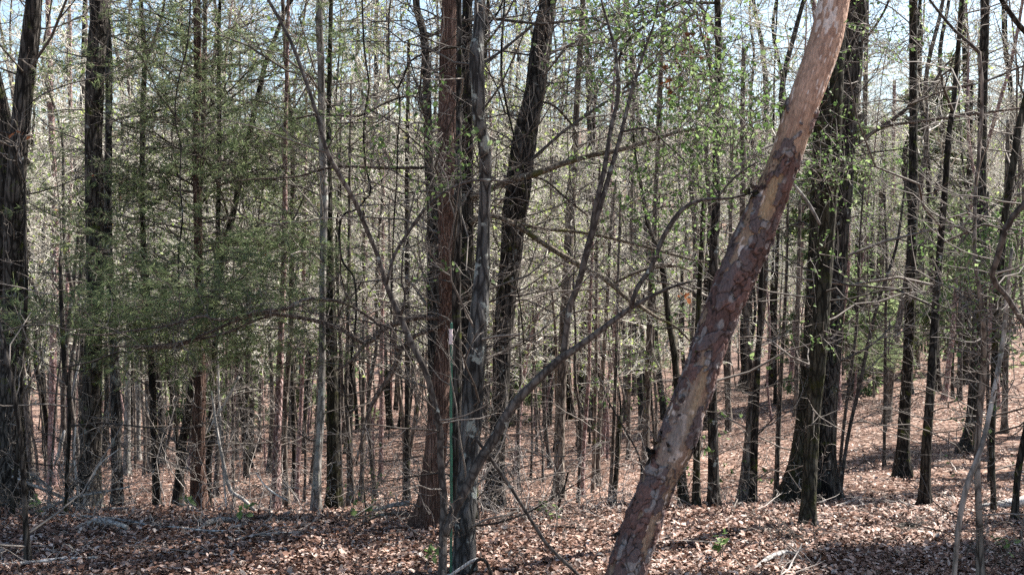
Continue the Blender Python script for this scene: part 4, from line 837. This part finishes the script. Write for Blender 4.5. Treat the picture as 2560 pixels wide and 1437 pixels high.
#        H  r0   nb  leaf  lo   Lf   bark     kind
SPEC = [(12, .055, 32, 300, .35, .17, 'bgbark', 'tall'), (14, .085, 34, 160, .35, .17, 'dark', 'tall'), (13, .07, 34, 260, .3, .16, 'oak', 'tall'), (12, .05, 30, 60, .3, .15, 'pine', 'tall'),
        (6, .022, 30, 500, .28, .22, 'smooth', 'low'), (5, .016, 26, 520, .25, .26, 'smooth', 'low'), (7, .026, 30, 420, .32, .2, 'bgbark', 'low'), (6, .018, 28, 260, .3, .22, 'bgbark', 'low'), (8, .03, 34, 520, .34, .18, 'smooth', 'low'),
        (6, .05, 60, 0, .08, .2, 'cedar', 'cedar'), (9, .028, 20, 200, .35, .16, 'bgbark', 'tall'), (8, .022, 20, 240, .3, .18, 'pine', 'tall'), (10, .035, 22, 160, .35, .16, 'dark', 'tall')]
TP = []
for i, (H, r0, nb, lf, lo, Lf, bk, kd) in enumerate(SPEC):
    b1, b2, b3 = template(100 + i, H, r0, nb, lf, lo, Lf, cedar=kd == 'cedar', lv=[(6, .6, .9), (5, .55, 1.)] if kd == 'low' else None, rmin=.0032 if kd == 'low' else .004)
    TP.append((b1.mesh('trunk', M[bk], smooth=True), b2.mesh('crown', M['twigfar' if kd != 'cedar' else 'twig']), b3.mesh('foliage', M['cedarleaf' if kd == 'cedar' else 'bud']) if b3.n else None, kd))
TP_ = None
zones = [(-.47, -.16, 'on the left, behind the larger trunks', 'of the stand on the left', 52, 50, 3),
         (-.16, .12, 'in the middle, behind the larger trunks', 'of the stand in the middle', 56, 50, 1),
         (.12, .47, 'on the open right hillside', 'on the right hillside', 34, 44, 3)]
for (u0, u1, lab, grp, nt_, nl, nc) in zones:
    for i in range(nt_ + nl + nc):
        kd = 'tall' if i < nt_ else 'low' if i < nt_ + nl else 'cedar'
        y_ = float(np.exp(rng.uniform(math.log(18 if kd != 'low' else 10), math.log(42)))); u = rng.uniform(u0, u1); x_ = u * y_
        if kd == 'low' and u > .16 and y_ < 30: y_ = rng.uniform(30, 46); x_ = u * y_
        k = int(rng.choice([0, 1, 2, 3, 10, 11, 12, 10, 11, 12])) if kd == 'tall' else int(rng.integers(4, 9)) if kd == 'low' else 9
        if kd == 'cedar': y_ = rng.uniform(24, 38); x_ = u * y_
        tm, cm, fm, _ = TP[k]
        nm, lb, gp, ct = {'tall': ('slender_tree', 'tall thin bare tree standing ' + lab, 'tall thin trees ' + grp, 'tree'), 'low': ('understory_sapling', 'low twiggy sapling with tiny yellow-green buds ' + lab, 'twiggy saplings ' + grp, 'sapling'),
                      'cedar': ('young_cedar', 'small green cedar growing ' + lab, 'small cedars ' + grp, 'cedar')}[kd]
        t = thing(nm, lb, ct, (x_, y_, float(ground(x_, y_))), gp)
        s_ = rng.uniform(.75, 1.15) * (1.0 if y_ < 25 else 1.2); t.rotation_euler = (rng.normal(0, .05), rng.normal(0, .08), rng.uniform(0, 6.28)); t.scale = (s_, s_, s_ * rng.uniform(.9, 1.2))
        obj('trunk', tm, t); obj('crown', cm, t)
        if fm is not None: obj('foliage', fm, t)
for i in range(16):      # fuller crowns over the right hillside
    y_ = rng.uniform(22, 40); u = rng.uniform(.14, .44); k = int(rng.integers(0, 4)); tm, cm, fm, _ = TP[k]
    t = thing('slender_tree', 'tall thin bare tree standing on the open right hillside', 'tree', (u * y_, y_, float(ground(u * y_, y_))), 'tall thin trees on the right hillside')
    s_ = rng.uniform(1.1, 1.4); t.scale = (s_ * 1.2, s_ * 1.2, s_); t.rotation_euler = (rng.normal(0, .05), rng.normal(0, .08), rng.uniform(0, 6.28))
    obj('trunk', tm, t); obj('crown', cm, t); obj('foliage', fm, t)
# evergreens added out of view on the right to cast shade across the leaves
for i, (x_, y_, k_) in enumerate(((7.3, 8.3, 1.15), (8.6, 12.5, 1.35), (12.5, 17.5, 1.5), (9.8, 9.6, 1.5))):
    t = thing('cedar_tree', ['bushy cedar added for shade just outside the right edge', 'tall cedar added for shade outside the right edge on the slope', 'far cedar added for shade outside the right edge on the slope', 'tall cedar added for shade farthest outside the right edge'][i], 'tree', (x_, y_, float(ground(x_, y_))))
    t.scale = (k_ * .9, k_ * .9, k_ * 1.25); t.rotation_euler = (0, 0, i * 1.9); obj('trunk', TP[9][0], t); obj('crown', TP[9][1], t); obj('foliage', TP[9][2], t)
# far wood on the rising hillside: one mass
LT = [template(300 + i, H, r0, nb, lf, lo, Lf, lod=1, cedar=i == 4, rmin=.012 if i != 4 else None, lv=[(5, .6, .9), (4, .55, 1.)] if i != 4 else None) for i, (H, r0, nb, lf, lo, Lf) in enumerate([(8, .04, 26, 520, .2, .24), (12, .08, 16, 160, .4, .18), (10, .05, 24, 420, .25, .2), (6, .03, 26, 520, .15, .32), (8, .06, 40, 0, .1, .2)])]
LT = [[(np.concatenate(b.v), np.concatenate(b.f)) for b in t3 if b.n] for t3 in LT]
def far_wood(n, ymin, ymax, seed, name):
    g = np.random.default_rng(seed); bags = {'t': Bag(), 'c': Bag(), 'f': Bag(), 'g': Bag()}
    for i in range(n):
        y_ = g.uniform(ymin ** 2, ymax ** 2) ** .5; x_ = g.uniform(-.53, .53) * y_; k = int(g.integers(0, 5))
        if k == 4 and g.uniform() < .55: k = 1
        s_ = g.uniform(.7, 1.25); a = g.uniform(0, 6.28); Rm = np.array([[math.cos(a), -math.sin(a), 0], [math.sin(a), math.cos(a), 0], [g.normal(0, .03), g.normal(0, .03), 1]]).T * s_
        o = np.array([x_, y_, float(ground(x_, y_))])
        for j, (v, f) in enumerate(LT[k]):
            bags['tcf'[j] if not (k == 4 and j == 2) else 'g'].add(v @ Rm + o, f)
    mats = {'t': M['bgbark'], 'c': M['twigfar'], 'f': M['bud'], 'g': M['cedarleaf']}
    allv, allf, mi, off = [], [], [], 0
    ks = [k for k in 'tcfg' if bags[k].n]
    for q, k in enumerate(ks):
        v = np.concatenate(bags[k].v); f = np.concatenate(bags[k].f) + off; off += len(v); allv.append(v); allf.append(f); mi.append(np.full(len(f), q, np.int32))
    me = mk_mesh(name, np.concatenate(allv), np.concatenate(allf))
    for k in ks: me.materials.append(mats[k])
    me.polygons.foreach_set('material_index', np.concatenate(mi))
    obj(name, me, kind='stuff', label='far thin bare trees massed on the rising hillside behind')
far_wood(1500, 36, 205, 5, 'distant_wood')
print('SCENE BUILT', len(bpy.data.objects), 'objects', sum(len(m.polygons) for m in bpy.data.meshes), 'faces')
